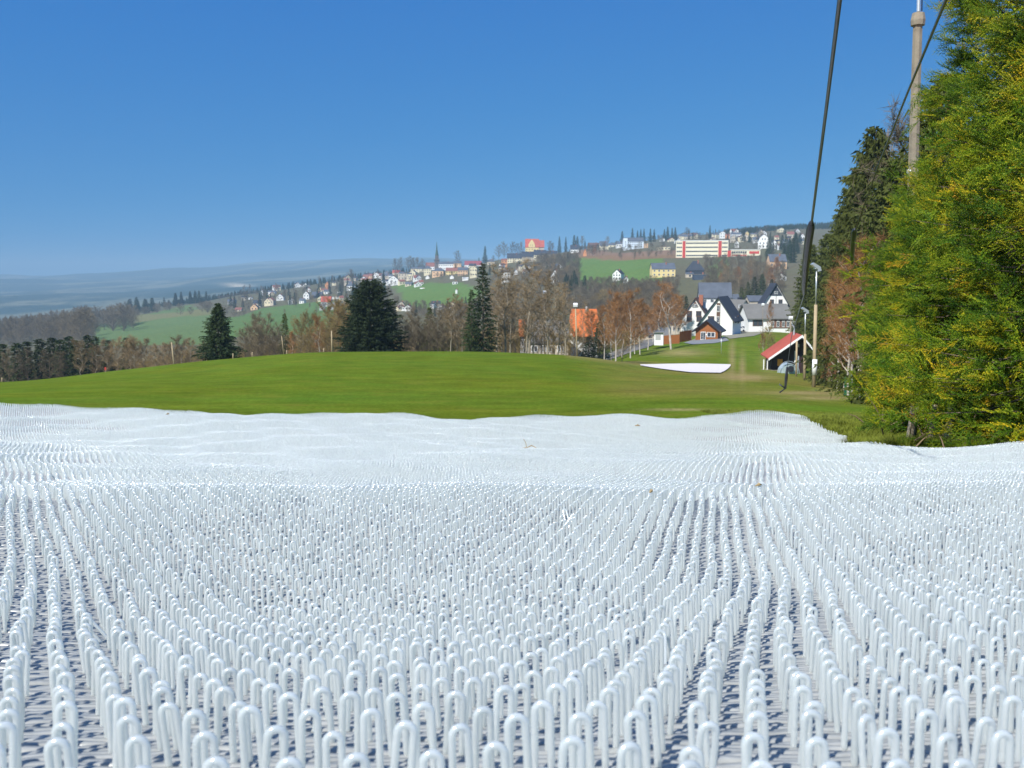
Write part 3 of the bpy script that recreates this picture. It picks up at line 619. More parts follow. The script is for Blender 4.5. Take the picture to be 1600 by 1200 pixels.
for lab, (u, v0, vb, k, w) in zip(CON_L, [(874, 369, 385, 'dark', .7), (884, 370, 385, 'dark', .7), (897, 367, 386, 'dark', 1.1), (902, 369, 386, 'dark', 1.), (914, 376, 388, 'dark', 1), (758, 384, 403, 'dark', .8), (972, 361, 377, 'dark', 1), (988, 356, 374, 'dark', .9), (996, 360, 374, 'dark', .9), (1001, 358, 374, 'dark', .9), (1006, 357, 374, 'dark', .9), (1016, 357, 378, 'dark', .9), (1022, 358, 378, 'dark', .9), (1038, 358, 376, 'dark', 1.1), (1043, 354, 376, 'dark', 1.1), (1050, 356, 376, 'dark', 1.), (1055, 355, 376, 'dark', 1.), (1109, 352, 374, 'dark', .8), (1162, 358, 378, 'dark', .9), (1171, 359, 379, 'dark', .9), (1242, 366, 382, 'dark', .9)]):
    D = Dfind(u, vb, 200); tree(k, u, v0, D, lab, 'conifers on the ridge skyline', wf=w)
for lab, (u, v0, vb, w) in zip(BAR_L, [(548, 421, 436, 1.9), (590, 421, 434, 1.2), (618, 405, 428, 1.1), (625, 403, 428, 1.1), (639, 401, 420, 1.3), (646, 402, 420, 1.3), (653, 403, 420, 1.3), (660, 405, 420, 1.3), (779, 383, 402, 1.2), (788, 379, 402, 1.2), (800, 379, 402, 1.2), (808, 380, 402, 1.2), (815, 379, 402, 1.1), (859, 376, 392, 1.1), (864, 379, 392, 1.1), (909, 368, 386, 1), (950, 369, 384, 1.3), (1074, 356, 372, 1.6), (1196, 352, 366, 1.7), (715, 391, 402, 1.1)]):
    D = Dfind(u, vb, 200); tree('bareg', u, v0, D, lab, 'bare trees on the town skyline', wf=w)
# wooded ridge far behind the village, one mass
def wood(nm, label, n, ur, Dr, hm, mesh, wf=1.0):
    u = rng.uniform(*ur, n); D = np.exp(rng.uniform(math.log(Dr[0]), math.log(Dr[1]), n)); x = (u-800)/F*D*cT; z = gzs(x, D)
    pts = np.stack([x, D, z], -1); o = obj(nm, points_mesh(nm, pts)); tag(o, label, 'forest', None, 'stuff')
    scatter(o, hidden(nm+'_source', mesh), pts, np.stack([np.zeros(n), np.zeros(n), rng.uniform(0, 6.3, n)], -1), rng.uniform(*hm, n))
wood('forest', 'dark blue-green forest on the ridge sloping down behind the village', 4600, (-250, 660), (1650, 2700), (7, 12), KIND['dark'][0][1])
wood('woodland', 'dark wood along the ridge behind the villas on the right', 2400, (1130, 1600), (1500, 1720), (4, 9), KIND['dark'][1][1])
wood('scrub', 'brown scrub in the valley behind the meadow', 1500, (-300, 1000), (190, 330), (3, 6), KIND['bush'][0][1])
# ------------------------------------------------------------------ buildings
def pl(name, c, k=.8): return mat(name, c, .85, col2=tuple(x*k for x in c), nscale=.25, bump=.2, bscale=3)
WHT = pl('white_render', (.80, .80, .78), .92); CRM = pl('cream_render', (.74, .66, .46), .9); PCH = pl('peach_render', (.70, .46, .28), .9)
YEL = pl('yellow_render', (.76, .60, .28), .9); BEI = pl('beige_render', (.55, .48, .38), .85); ORG = pl('orange_render', (.62, .28, .12), .9); GRY = pl('grey_render', (.42, .42, .42), .85)
PBL = pl('pale_blue_render', (.68, .76, .84), .95)
SLT = pl('slate', (.10, .115, .145), .7); SLB = pl('dark_slate', (.045, .052, .07), .7); BRN = pl('brown_tiles', (.13, .075, .06), .7); RED = pl('red_tiles', (.46, .10, .065), .75)
RDB = pl('red_brown_tiles', (.24, .10, .08), .8); ORR = pl('orange_tiles', (.62, .16, .045), .7); GRF = pl('grey_fibre_cement', (.17, .165, .155), .8); FLT = pl('felt', (.2, .2, .2), .8)
WOOD = mat('orange_wood', (.36, .13, .035), .7, col2=(.24, .085, .025), nscale=4, stretch=(1, 1, 8)); DWD = mat('dark_wood', (.045, .028, .022), .8, col2=(.028, .018, .015), nscale=4, stretch=(8, 1, 1))
GLS = mat('window_glass', (.05, .06, .08), .12, spec=.6); FRM = mat('window_frame', (.75, .75, .73), .5); DFR = mat('dark_frame', (.12, .07, .05), .6)
BRK = pl('brick', (.35, .14, .09)); CON = mat('concrete', (.27, .235, .18), .9, col2=(.20, .17, .13), nscale=4, bump=.4, bscale=30); WOODP = mat('pole_wood', (.46, .36, .22), .85, col2=(.33, .26, .17), nscale=5, stretch=(3, 3, .4))
MET = mat('galvanised', (.62, .66, .68), .35, metal=.6, spec=.5); WPM = mat('white_paint', (.8, .8, .8), .5); BLK = mat('black_rubber', (.02, .022, .03), .28, spec=.6, col2=(.035, .035, .05), nscale=20)

m = MB(); m.box(-.5, -.42, -.05, .02, -.5, .5).box(.42, .5, -.05, .02, -.5, .5).box(-.42, .42, -.05, .02, .42, .5).box(-.42, .42, -.05, .02, -.5, -.42).box(-.03, .03, -.045, .02, -.42, .42)
WFR = {k: meshdata('window', m.v, m.f, k_) for k, k_ in (('w', FRM), ('d', DFR))}
m = MB(); m.box(-.42, .42, -.02, .015, -.42, .42); WPA = meshdata('pane', m.v, m.f, GLS)
m = MB(); m.box(-.5, .5, -.05, .02, -.5, .5); WSM = meshdata('window', m.v, m.f, GLS)
def window(root, x, z, w, h, y=0.0, rz=0.0, near=False, fr='w', depth=1.0):
    if near:
        o = obj('window', WFR[fr], root, (x, y, z), (0, 0, rz), (w, 1.6, h)); obj('pane', WPA, o)
    else: obj('window', WSM, root, (x, y, z), (0, 0, rz), (w, 1, h))
def shell(root, w, d, he, hr, ridge, wall, roof, x0=None, y0=0.0, z0=0.0, over=.35, th=.22, wn='wall', rn='roof', found=3.5):
    """walls with gables, and a roof with real thickness and overhang"""
    xa = -w/2 if x0 is None else x0; xb = xa+w; ya, yb = y0, y0+d; m = MB()
    if ridge == 'y': m.prism([(xa, z0-found), (xb, z0-found), (xb, z0+he), ((xa+xb)/2, z0+he+hr), (xa, z0+he)], ya, yb)
    elif ridge == 'x': m.prismx([(ya, z0-found), (yb, z0-found), (yb, z0+he), ((ya+yb)/2, z0+he+hr), (ya, z0+he)], xa, xb)
    else: m.box(xa, xb, ya, yb, z0-found, z0+he)
    m.obj(wn, wall, root); R = MB(); e = .04
    if ridge in 'xy':
        half = (w if ridge == 'y' else d)/2; sl_ = hr/half; c = (xa+xb)/2 if ridge == 'y' else (ya+yb)/2; zr = z0+he+hr+e
        for s in (-1, 1):
            pts = [(c, zr), (c+s*(half+over), zr-sl_*(half+over)), (c+s*(half+over), zr-sl_*(half+over)+th), (c, zr+th)]
            if s < 0: pts = pts[::-1]
            (R.prism(pts, ya-over, yb+over) if ridge == 'y' else R.prismx(pts, xa-over, xb+over))
    elif ridge == 'h':
        X0, X1, Y0, Y1 = xa-over, xb+over, ya-over, yb+over; z = z0+he+.003; k = min(w, d)*.42; yc = (ya+yb)/2
        R.add([(X0, Y0, z), (X1, Y0, z), (X1, Y1, z), (X0, Y1, z), (X0, Y0, z+.18), (X1, Y0, z+.18), (X1, Y1, z+.18), (X0, Y1, z+.18), (xa+k, yc, z+hr), (xb-k, yc, z+hr)],
              [(3, 2, 1, 0), (0, 1, 5, 4), (1, 2, 6, 5), (2, 3, 7, 6), (3, 0, 4, 7), (4, 5, 9, 8), (5, 6, 9), (6, 7, 8, 9), (7, 4, 8)])
    else: R.box(xa-.2, xb+.2, ya-.2, yb+.2, z0+he+.003, z0+he+.35)
    return R.obj(rn, roof, root)
def house(u, vb, wp, ep, rp, ridge, wall, roof, label, cols=0, rows=1, D=None, depth=None, yaw=0.0, chim=1, near=False, cat='house', group=None, gw=1, name='house', side=0):
    D = D or Dfind(u, vb, 200); g = ground(u, D); s = D/F; w, he, hr = wp*s, ep*s, rp*s
    d = depth or max(min(w*.85, 13), 5)
    r = thing(name, (g.x, g.y, g.z), label, cat, group, rad(yaw)); rf = shell(r, w, d, he, hr, ridge, wall, roof, over=.3 if near else .25)
    if chim:
        MB().box(w*.12, w*.12+.7, d*.35, d*.35+.7, he+hr*.4, he+hr+.8).obj('chimney', BRK, rf)
    for j in range(rows):
        for i in range(cols):
            ww = min(1.3, w/cols*.5); hh = min(1.5, he/rows*.5)
            window(r, -w/2+w*(i+.5)/cols, he*(j+.55)/rows, ww, hh, near=near)
    if ridge == 'y' and cols and gw and hr > 2.2:
        n = 2 if (gw > 1 or w > 9) else 1
        for i in range(n): window(r, (i-(n-1)/2)*w*.24, he+hr*.22, min(1.0, w*.12), min(1.2, hr*.3), near=near)
    for i in range(side):
        window(r, w/2, he*.55, .9, 1.2, y=d*(i+.5)/side, rz=math.pi/2, near=near)
    return r
H = house
# left village
H(361, 475, 12, 3, 3, 'x', GRY, SLT, 'low grey house furthest left in the village, beside dark conifers', 2)
H(391, 469, 6, 3, 2, 'y', WHT, SLT, 'tiny white house above the peach-coloured gable', 1)
H(372, 487, 10, 2.5, 3, 'x', BEI, RDB, 'low brownish house left of the peach-coloured gable', 2)
H(397, 486, 11, 5.5, 4.5, 'y', PCH, SLB, 'peach-orange gabled house at the foot of the left village', 2)
H(401, 478, 12, 3.5, 5, 'x', BEI, SLB, 'dark-roofed barn just behind the peach-orange gable', 0)
H(418, 476, 10, 5, 4.5, 'y', CRM, RDB, 'cream gabled house between the peach gable and the white gable', 2)
H(437.5, 470, 11, 5.5, 4.5, 'y', WHT, SLT, 'white gabled house above the green slope of the left village', 2)
H(408.5, 461, 3.5, 7, 1, 'x', WHT, SLT, 'narrow tall white house among conifers', 1)
H(423, 461, 13, 4, 2, 'x', WHT, SLT, 'long low white house behind the cream gable', 3)
H(432, 456, 5, 4.5, 1.5, 'x', BEI, RDB, 'beige house end standing above the long low white house', 1)
H(469, 451, 4.5, 4, 1.5, 'y', WHT, SLT, 'small white house left of the pair near the village top', 1)
H(478, 450, 10, 4, 3.5, 'y', WHT, SLT, 'white house with wing highest on the village slope', 2)
H(478.5, 470, 9, 9, 5, 'y', WHT, SLB, 'tall white gabled house left of the red roof', 2, 2)
H(500, 459, 9, 4, 4.5, 'y', YEL, SLT, 'small yellow gabled house above the dark hall', 1)
H(495, 468, 16, 5, 6, 'x', SLB, SLT, 'wide dark slate-roofed hall left of the red roof', 0)
H(509, 479, 15, 7, 8, 'x', GRY, RED, 'house with bright red roof on the left village slope', 3)
H(503, 483, 8, 4, 3, 'x', GRY, FLT, 'grey shed under the red roof', 0, cat='shed', name='shed')
H(521, 482, 12, 5, 3, 'x', GRY, FLT, 'grey barn right of and below the red roof', 0, cat='barn', name='barn')
H(523, 469, 12, 2.5, 1, 'f', WHT, FRM, 'long flat white shed right of the red roof', 0, cat='shed', name='shed')
H(522, 446, 6, 3.5, 2, 'x', CRM, SLT, 'cream house right end of the upper village', 1)
H(511, 450, 6, 5, 4, 'y', ORG, RDB, 'orange-brown gable at the upper village', 1)
# slope below the church
H(548, 455, 13, 8, 6, 'h', WHT, SLT, 'white two-storey villa with balcony left of the broad spruce', 3, 2)
for i, (u, c) in enumerate([(572, ORG), (582, PCH), (592, BEI)]):
    H(u, 437-i, 10, 4, 3, 'x', c, RDB, ['orange-walled house leftmost of the three low houses above the broad spruce', 'peach-walled house middle of the three low houses above the broad spruce', 'beige-walled house rightmost of the three low houses above the broad spruce'][i], 2)
H(604, 438, 16, 5.5, 2.5, 'x', WHT, SLT, 'long white house behind the low white gabled house', 3)
H(614.5, 445, 15, 7, 6, 'y', WHT, SLB, 'low white house with small gable at the top of the lower green field', 2)
H(629, 438, 14, 10, 1, 'f', BEI, SLT, 'beige flat-topped block right of the low white house', 3, 2)
H(640, 438, 7, 8.5, 1.5, 'x', CRM, SLT, 'narrow cream house right of the beige block', 2)
H(619, 429, 12, 3, 4, 'x', BEI, RED, 'house with dull red roof behind the beige block', 0)
H(652, 428, 20, 7.5, 2.5, 'x', CRM, SLT, 'long cream house below the church on the left', 5, 2)
H(668, 428, 11, 8, 5, 'h', CRM, SLT, 'cream house with hipped slate roof below the church', 3, 2)
H(684, 434, 18, 9, 5, 'h', PCH, SLT, 'peach house with slate roof straight below the church', 3, 2, yaw=-12)
H(674, 416, 18, 6, 6, 'x', WHT, RDB, 'white hall with brown roof in front of the church tower', 5)
H(697, 422, 23, 9.5, 3.5, 'x', WHT, SLT, 'long white building right of the church', 7, 2)
H(714.5, 422, 12, 9.5, 3.5, 'x', PCH, SLT, 'peach building adjoining the long white one right of the church', 3, 2)
H(739, 419, 26, 5, 6, 'x', WHT, pl('wine_tiles', (.26, .07, .085)), 'long white house with wine-red roof', 6)
H(750, 416, 11, 4, 1.5, 'x', YEL, SLT, 'small yellow house behind the wine-red roof', 2)
H(767, 415, 11, 6, 4, 'h', BEI, SLT, 'beige house with hipped roof right of the wine-red roof', 2)
H(788, 415, 9, 8.5, 2, 'x', ORG, RDB, 'orange house left of the long terrace', 2, 2)
H(706, 431, 19, 8, 5, 'x', YEL, RDB, 'yellow house with red-brown roof below the long white building', 5, 2)
H(723, 433, 15, 9.5, 4.5, 'x', PCH, SLT, 'pinkish house with slate roof beside the yellow one', 4, 2)
H(739.5, 433, 11, 13, 4, 'y', CRM, SLT, 'cream gabled house left of the tall ragged spruce', 3, 2)
H(668, 437, 6, 4, 2.5, 'y', WHT, SLT, 'tiny white gabled shed below the cream houses', 0, cat='shed', name='shed')
H(711, 445, 8, 4.5, 1.5, 'f', WHT, FLT, 'white garage standing alone at the top of the lower green field', 2, cat='garage', name='garage')
H(706, 436, 6, 4, 2.5, 'y', WHT, SLT, 'tiny white gable below the yellow house', 0)
H(727, 437, 9, 2, 1, 'x', WHT, FRM, 'low white shed under the pinkish house', 0, cat='shed', name='shed')
H(688, 486, 9, 5, 2.5, 'y', WHT, SLT, 'small white house deep in the valley above the thicket', 1)
H(703, 486, 6, 3.5, 2, 'y', WHT, SLB, 'smaller white house right of the one deep in the valley', 1)
H(681, 479, 13, 3, 4, 'x', BEI, SLB, 'dark-roofed house above the small white house in the valley', 0)
H(713, 458, 3, 4, 1.5, 'y', WHT, SLT, 'tiny white hut at the right end of the lower green field', 0, cat='hut', name='hut')
H(660, 454.5, 7, 2.5, 1, 'x', PCH, FRM, 'tiny wooden shed in the middle of the lower green field', 0, cat='shed', name='shed')
H(790, 441, 14, 15, 4, 'x', WHT, SLB, 'pale house seen through the bare trees right of the tall ragged spruce', 3, 2)
H(763, 402, 9, 2.5, 1.5, 'x', WHT, SLT, 'white house on the skyline between church and castle', 2)
# slate-roofed terrace climbing to the castle
for i, (u, vb, w, e, r) in enumerate([(804, 411, 23, 6.5, 7.5), (825, 409.5, 18, 7, 8), (844, 407.5, 19, 8, 7.5), (862, 403.5, 17, 6, 5)]):
    H(u, vb, w, e, r, 'x', [CRM, BEI, CRM, BEI][i], SLB, ['cream terrace house with many windows at the low left end of the terrace', 'beige terrace house second from the low end of the terrace', 'cream terrace house directly below the castle', 'beige terrace house at the high right end of the terrace'][i], 6, 2, group='slate-roofed terrace houses')
H(867, 444, 12, 12, 9, 'y', WHT, SLT, 'white gabled house with grey timbering behind the bare grove', 3, 2)
H(898, 396, 13, 6, 6.5, 'x', WHT, SLB, 'white house with blue-black roof between castle and brown pavilion', 3)
H(914, 402, 5, 6, 5, 'y', ORG, RDB, 'narrow orange brick gable at the top left of the upper green field', 0)
H(929, 387, 19, 5, 4.5, 'x', BRN, BRN, 'broad brown-roofed pavilion on the ridge', 5)
H(929, 380, 16, 4, 3, 'x', WHT, RDB, 'white house with dormer behind the brown pavilion', 5)
H(944, 392, 13, 7, 7, 'x', CRM, SLT, 'cream house with slate roof right of the brown pavilion', 3, 2)
H(957, 387, 11, 4, 2.5, 'x', CRM, SLT, 'low cream house left of the pale blue villa', 2)
H(968.5, 386, 11, 5, 2.5, 'x', WHT, SLT, 'white annexe left of the pale blue villa', 3)
H(963.5, 439, 13, 9, 6.5, 'y', WHT, SLB, 'white gabled house below the upper green field', 3, 2, depth=14, yaw=-18)
H(978, 444, 7, 7, 3, 'y', WHT, SLT, 'narrow white house right of the white gabled one below the field', 1)
H(1038, 393, 19, 5.5, 1, 'f', CRM, FLT, 'low flat cream building left of the school', 4, cat='building', name='flat_building')
H(1035, 377, 7, 4, 1, 'f', WHT, FLT, 'small white flat building among the dark conifers', 0)
H(1074, 375, 25, 5, 3.5, 'x', CRM, SLT, 'cream house with slate roof behind the school roof', 5)
H(1118, 374, 9, 7, 2, 'x', CRM, SLT, 'cream house behind the right half of the school', 2, 2)
H(1129, 372, 8, 8, 2, 'y', WHT, SLT, 'tall white house behind the school', 2, 2)
H(1137, 374, 6, 6, 2, 'x', ORG, RDB, 'orange house next to the tall white one behind the school', 1)
H(1151, 372, 16, 5, 3, 'x', WHT, SLT, 'white house with slate roof behind the shaded end of the school', 4)
H(1167, 370, 7, 5, 3, 'y', YEL, SLT, 'yellow house between the two conifers on the ridge', 1)
H(1179, 371, 13, 4, 2, 'x', CRM, SLT, 'long cream house behind the white mansard house', 3)
H(1189, 371, 9, 7, 4.5, 'y', BEI, SLT, 'beige gable above the white mansard house', 1)
H(1236, 372, 11, 6, 4, 'x', BEI, RDB, 'beige house on the ridge left of the black tube', 3)
H(1230, 383, 11, 5, 4, 'x', PBL, SLT, 'pale blue house right of the mansard house', 3)
H(1250, 383, 11, 5, 3, 'x', CRM, SLT, 'cream house partly hidden by the black tube', 3)
H(1214, 380, 6, 8, 2.5, 'x', CRM, RDB, 'narrow cream house behind the mansard house', 1, 2)
H(1210, 389, 6, 10, 3, 'y', WHT, SLT, 'white wing right of the mansard house', 2, 2)
H(1208, 396, 5, 4, 1, 'f', BEI, FLT, 'small beige garage below the mansard house', 0, cat='garage', name='garage')
H(1037, 433, 36, 12, 9, 'x', YEL, SLT, 'wide pale yellow house with slate roof below the school', 5, 2, near=True)
H(1088, 430, 26, 7, 15, 'h', SLB, SLB, 'dark house with big hipped slate roof and three small windows', 3)
H(1096, 440, 22, 10, 2, 'f', pl('dark_blue_boards', (.06, .08, .12)), FLT, 'flat-roofed dark blue building below the hipped slate roof', 0, cat='building', name='flat_building')
H(1078, 436, 11, 6, 2, 'x', BEI, SLT, 'small beige house under the hipped slate roof', 1)
H(1216, 421, 26, 11, 11, 'x', PCH, SLT, 'peach house with slate roof right of the woodland strip', 4, near=True)
H(1216, 430, 20, 6, 8, 'y', BEI, SLT, 'beige house with slate gable roof below the peach one', 2)
H(1220, 441, 17, 7, 5, 'y', WHT, SLB, 'white house with round balcony above the four-window white gable', 2, near=True)
H(1016, 482, 38, 8, 18, 'x', BEI, SLT, 'house with faded slate roof hidden behind the rusty birches', 3, D=250)
H(990, 510, 15, 11, 3, 'x', PCH, SLB, 'pinkish house between the rusty birches and the yellow bush', 3, D=230, near=True)
H(1064, 503, 30, 15, 3, 'x', BEI, SLB, 'beige house behind the forked white birch', 4, D=262, near=True)
rc = random.Random(17)
for zone, cnt, lab, grp in (((535, 660, 428, 450), 26, 'small pale house among the trees left of the church', 'pale houses left of the church'), ((1040, 1255, 364, 392), 26, 'small pale house among the trees on the right-hand ridge', 'pale houses on the right-hand ridge'), ((380, 540, 446, 478), 16, 'small pale house on the left village slope', 'pale houses of the left village'), ((735, 880, 414, 440), 14, 'pale house glimpsed through the bare grove', 'pale houses behind the grove'), ((620, 740, 474, 488), 7, 'small pale house in the valley above the dark thicket', 'pale houses in the valley')):
    for i in range(cnt):
        H(rc.uniform(zone[0], zone[1]), rc.uniform(zone[2], zone[3]), rc.uniform(6, 11), rc.uniform(3.5, 6), rc.uniform(2, 4), rc.choice('xyyx'), rc.choice([WHT, WHT, CRM, BEI]), rc.choice([SLT, RDB, SLB, BRN]), lab, rc.choice([2, 3]), group=grp, yaw=rc.uniform(-30, 30))
# church
u, vb = 682.5, 424; D = Dfind(u, vb, 200); g = ground(u, D); s = D/F; STN = pl('church_stone', (.16, .13, .12)); COP = pl('green_copper', (.055, .10, .085))
ch = thing('church', g, 'stone church tower with slender dark green spire', 'church'); w = 7*s; h1 = 24*s; h2 = 22*s
MB().box(-w/2, w/2, 0, w, -4, h1*.72).obj('tower', STN, ch)
m = MB(); m.box(-w*.36, w*.36, w*.14, w*.86, h1*.72, h1); m.obj('belfry', STN, ch)
m = MB(); n = 8; c = (0, w/2)
m.add([(math.cos(k*math.pi/4+.39)*w*.42, c[1]+math.sin(k*math.pi/4+.39)*w*.42, h1) for k in range(8)]+[(math.cos(k*math.pi/4+.39)*w*.2, c[1]+math.sin(k*math.pi/4+.39)*w*.2, h1+h2*.35) for k in range(8)]+[(0, c[1], h1+h2)],
      [(k, (k+1) % 8, (k+1) % 8+8, k+8) for k in range(8)]+[(k+8, (k+1) % 8+8, 16) for k in range(8)]+[tuple(range(7, -1, -1))]); m.obj('spire', COP, ch)
MB().box(-w*.6, w*.6, -.15*w, w*1.1, h1*.70, h1*.74).obj('cornice', STN, ch)
for k in (-1, 1): window(ch, k*w*.16, h1*.86, w*.12, h1*.12, y=w*.14)
window(ch, 0, h1*.5, w*.3, h1*.08, y=0); MB().box(w*.4, w*1.1, w*.3, w*3, -4, h1*.45).obj('nave', STN, ch)
# castle
u, vb = 831.5, 399; D = Dfind(u, vb, 200); g = ground(u, D); s = D/F
ca = thing('castle', g, 'ochre castle-like building with steep bright red roof on the skyline', 'castle'); w = 21*s; he = 14*s; hr = 13*s; d = w*.8
shell(ca, w, d, he, hr, 'x', YEL, RED); GSD = BEI
m = MB(); m.prism([(-w*.28, he), (w*.22, he), (w*.20, he+hr*.35), (w*.08, he+hr*.7), (-w*.03, he+hr*.92), (-w*.14, he+hr*.7), (-w*.26, he+hr*.35)], -.4, d*.35); gb = m.obj('dormer_gable', YEL, ca)
m = MB(); m.box(w/2+.02, w/2+8*s, d*.1, d*.9, -4, he*.98); m.obj('side_wing', BEI, ca)
m = MB(); x0, x1 = w/2+.02, w/2+8.5*s; m.prismx([(d*.05, he), (d*.95, he), (d*.5, he+hr*.85)], x0, x1); m.obj('roof', RED, ca)
for i in range(5):
    for j in range(2): window(ca, -w*.4+w*.2*i, he*(.35+.4*j), 1.0, 1.8)
for i in range(2): window(ca, -w*.1+w*.14*i, he+hr*.25, .9, 1.4, y=-.42)
# pale blue villa
u, vb = 990, 388; D = Dfind(u, vb, 200); g = ground(u, D); s = D/F
vi = thing('villa', g, 'pale blue-white villa with square corner tower and slate roof on the ridge', 'villa'); w = 31*s; he = 10.5*s
shell(vi, w, 12, he, 5.5*s, 'x', PBL, SLT); MB().box(-w/2-.3, -w/2+6*s, -.6, 5, -3, he+4.5*s).obj('corner_tower', PBL, vi); MB().box(w/2+.02, w/2+7*s, .5, 9, -3, 7*s).obj('extension', PCH, vi)
for j in range(3):
    for i in range(8): window(vi, -w/2+7.5*s+i*2.9*s, he*(.2+.3*j), 1.1, 1.3)
    window(vi, -w/2+2.9*s, he*(.25+.32*j), 1.1, 1.3, y=-.6)
# white mansard house
u, vb = 1193, 390; D = Dfind(u, vb, 200); g = ground(u, D); s = D/F
ma_ = thing('house', g, 'big white house with mansard gable right of the school', 'house', rz=rad(-14)); w = 17*s; he = 11*s; hr = 11*s; d = w*1.1
m = MB(); pf = [(-w/2, -4), (w/2, -4), (w/2, he), (w*.36, he+hr*.55), (0, he+hr), (-w*.36, he+hr*.55), (-w/2, he)]; m.prism(pf, 0, d); m.obj('wall', WHT, ma_)
for sgn in (-1, 1):
    m = MB(); a, b_, c = (sgn*w*.5, he), (sgn*w*.36, he+hr*.55), (0, he+hr); o1 = .25*sgn
    q = [(a[0]+o1, a[1]), (b_[0]+o1, b_[1]+.2), (c[0], c[1]+.5), (c[0], c[1]+.05), (b_[0], b_[1]), (a[0], a[1])]; m.prism(q if sgn > 0 else q[::-1], -.4, d+.4); m.obj('roof', SLB, ma_)
for i in range(3):
    for j in range(2): window(ma_, -w*.3+w*.3*i, he*(.28+.45*j), 1.2, 1.7)
for i in range(2): window(ma_, -w*.12+w*.24*i, he+hr*.3, 1.0, 1.6)
for i in range(3): window(ma_, w/2, he*.6, 1.2, 1.6, y=d*(.25+.25*i), rz=math.pi/2)
# school: four bands of windows, red stair bands
u, vb = 1096.5, 404; D = Dfind(1096, vb, 200); g = ground(u, D); s = D/F; RDP = pl('red_panels', (.55, .055, .045)); SCR = pl('cream_panels', (.78, .72, .54), .93)
sc_ = thing('school_building', g, 'long four-storey cream slab building with red vertical bands', 'school', rz=rad(-9)); w = 79*s; he = 27*s; d = 19
MB().box(-w/2, w/2, 0, d, -4, he).obj('wall', SCR, sc_); MB().box(-w/2-.2, w/2+.2, -.2, d+.2, he+.004, he+.6).obj('roof', WHT, sc_)
MB().box(w/2+.004, w/2+.3, -.02, d, -4, he).obj('shaded_end_wall', GRY, sc_)  # right end turned from the sun; its shade is put in as grey colour
for x0, x1 in ((-.375, -.32), (.315, .375)): MB().box(w*x0, w*x1, -.35, -.003, -3, he*.99).obj('red_band', RDP, sc_)
MB().box(-w/2, w/2+.6, -.45, -.36, -3, he*.05).obj('red_plinth', RDP, sc_)
for j in range(4):
    for (a, b_, n) in ((-.49, -.385, 3), (-.31, .305, 16), (.385, .49, 4)):
        for i in range(n): window(sc_, w*(a+(b_-a)*(i+.5)/n), he*(.17+.235*j), w*(b_-a)/n*.9, he*.075)
u = 1165; D = D*1.0; g = ground(u, D-8); an = thing('school_annexe', (g.x, g.y, sc_.location.z+2*s), 'low cream and red annexe attached right of the school', 'school annexe', rz=rad(-7)); w = 44*s; he = 11*s
MB().box(-w/2, w/2, 0, 14, -6, he).obj('wall', SCR, an); MB().box(-w/2-.4, w/2+.4, -.5, 14.3, he+.004, he+.5).obj('roof', WHT, an)
for i in range(7):
    x = -w*.45+i*w*.075; window(an, x, he*.66, w*.06, he*.3); MB().box(x-w*.03, x+w*.03, -.12, -.003, he*.14, he*.34).obj('red_panel', RDP, an)
MB().box(w*.12, w*.46, -.12, -.003, he*.45, he*.8).obj('red_panel', RDP, an)
MB().box(-w/2-5*s, -w/2-.02, 1, 10, -6, he*.9).obj('red_link', RDP, an)

# --- the group of white houses beside the run
def at(u, vb, D, name, label, cat='house', yaw=0):
    if D is None: D = Dfind(u, vb, 118)
    g = ground(u, D); g.z = max(float(zv(vb, D)), g.z-1.5); return thing(name, g, label, cat, rz=rad(yaw)), D/F, g
h, s, g = at(1117, 475, 330, 'barn_house', 'long house with large blue-grey slate roof behind the white houses', yaw=-8)
shell(h, 48*s, 10, 10*s, 22*s, 'x', WHT, SLT)
for i in range(4): window(h, (-16+11*i)*s, 5*s, 1.2, 1.1, near=True)
H(1136, 478, 40, 16, 13, 'x', WHT, SLT, 'slate-roofed house just behind the large blue-grey roof', 0, D=380)
H(1193, 505, 44, 22, 8, 'x', BEI, SLT, 'grey house hidden behind the conifers up the lane', 3, D=345)
h, s, g = at(1085, 512, 236, 'brown_roofed_house', 'white gabled house with steep reddish brown roof and red chimney, leftmost of the group', yaw=-16)
w = 42*s; d = 9.5; he = 14*s; hr = 31*s
rf = shell(h, w, d, he, hr, 'y', WHT, BRN, over=.5); MB().box(w*.10, w*.10+1, 2.6, 3.6, he+hr*.65, he+hr+.9).obj('chimney', BRK, rf); MB().box(w*.24, w*.24+.6, 4.5, 5.1, he+hr*.5, he+hr*.82).obj('chimney', WPM, rf)
MB().prism([(-w*.13, he+hr*.60), (w*.13, he+hr*.60), (0, he+hr*.9)], -.10, -.003).obj('gable_boarding', BRN, h)
for x, z in ((-.20, 1.0), (.14, 1.0), (-.2, .45), (.16, .45)): window(h, w*x, he*z+1.2, 1.3, 1.4, near=True, fr='d')
for x in (-.05, .03): window(h, w*x, he+hr*.66, .7, .8, y=-.1, near=True)
h, s, g = at(1119, 520, 222, 'slate_roofed_house', 'big white house with asymmetric dark slate roof and central brown glazed strip', yaw=-24)
w = 50*s; d = 10; zl, zr_, za = 22*s, 20*s, 54*s
m = MB(); m.prism([(-w/2, -4), (w/2, -4), (w/2, zr_), (w*.05, za), (-w/2, zl*.75)], 0, d); m.obj('wall', WHT, h)
R = MB(); R.prism([(w*.05, za+.05), (w/2+.6, zr_-.6), (w/2+.6, zr_-.3), (w*.05, za+.35)], -.6, d+.5); R.prism([(w*.05, za+.06), (w*.05, za+.36), (-w/2-.8, zl*.75-.75), (-w/2-.8, zl*.75-1.05)], -.6, d+.5); rf = R.obj('roof', SLB, h)
MB().box(w*.0, w*.11, -.16, -.003, .4, za*.86).obj('brown_strip', DFR, h)
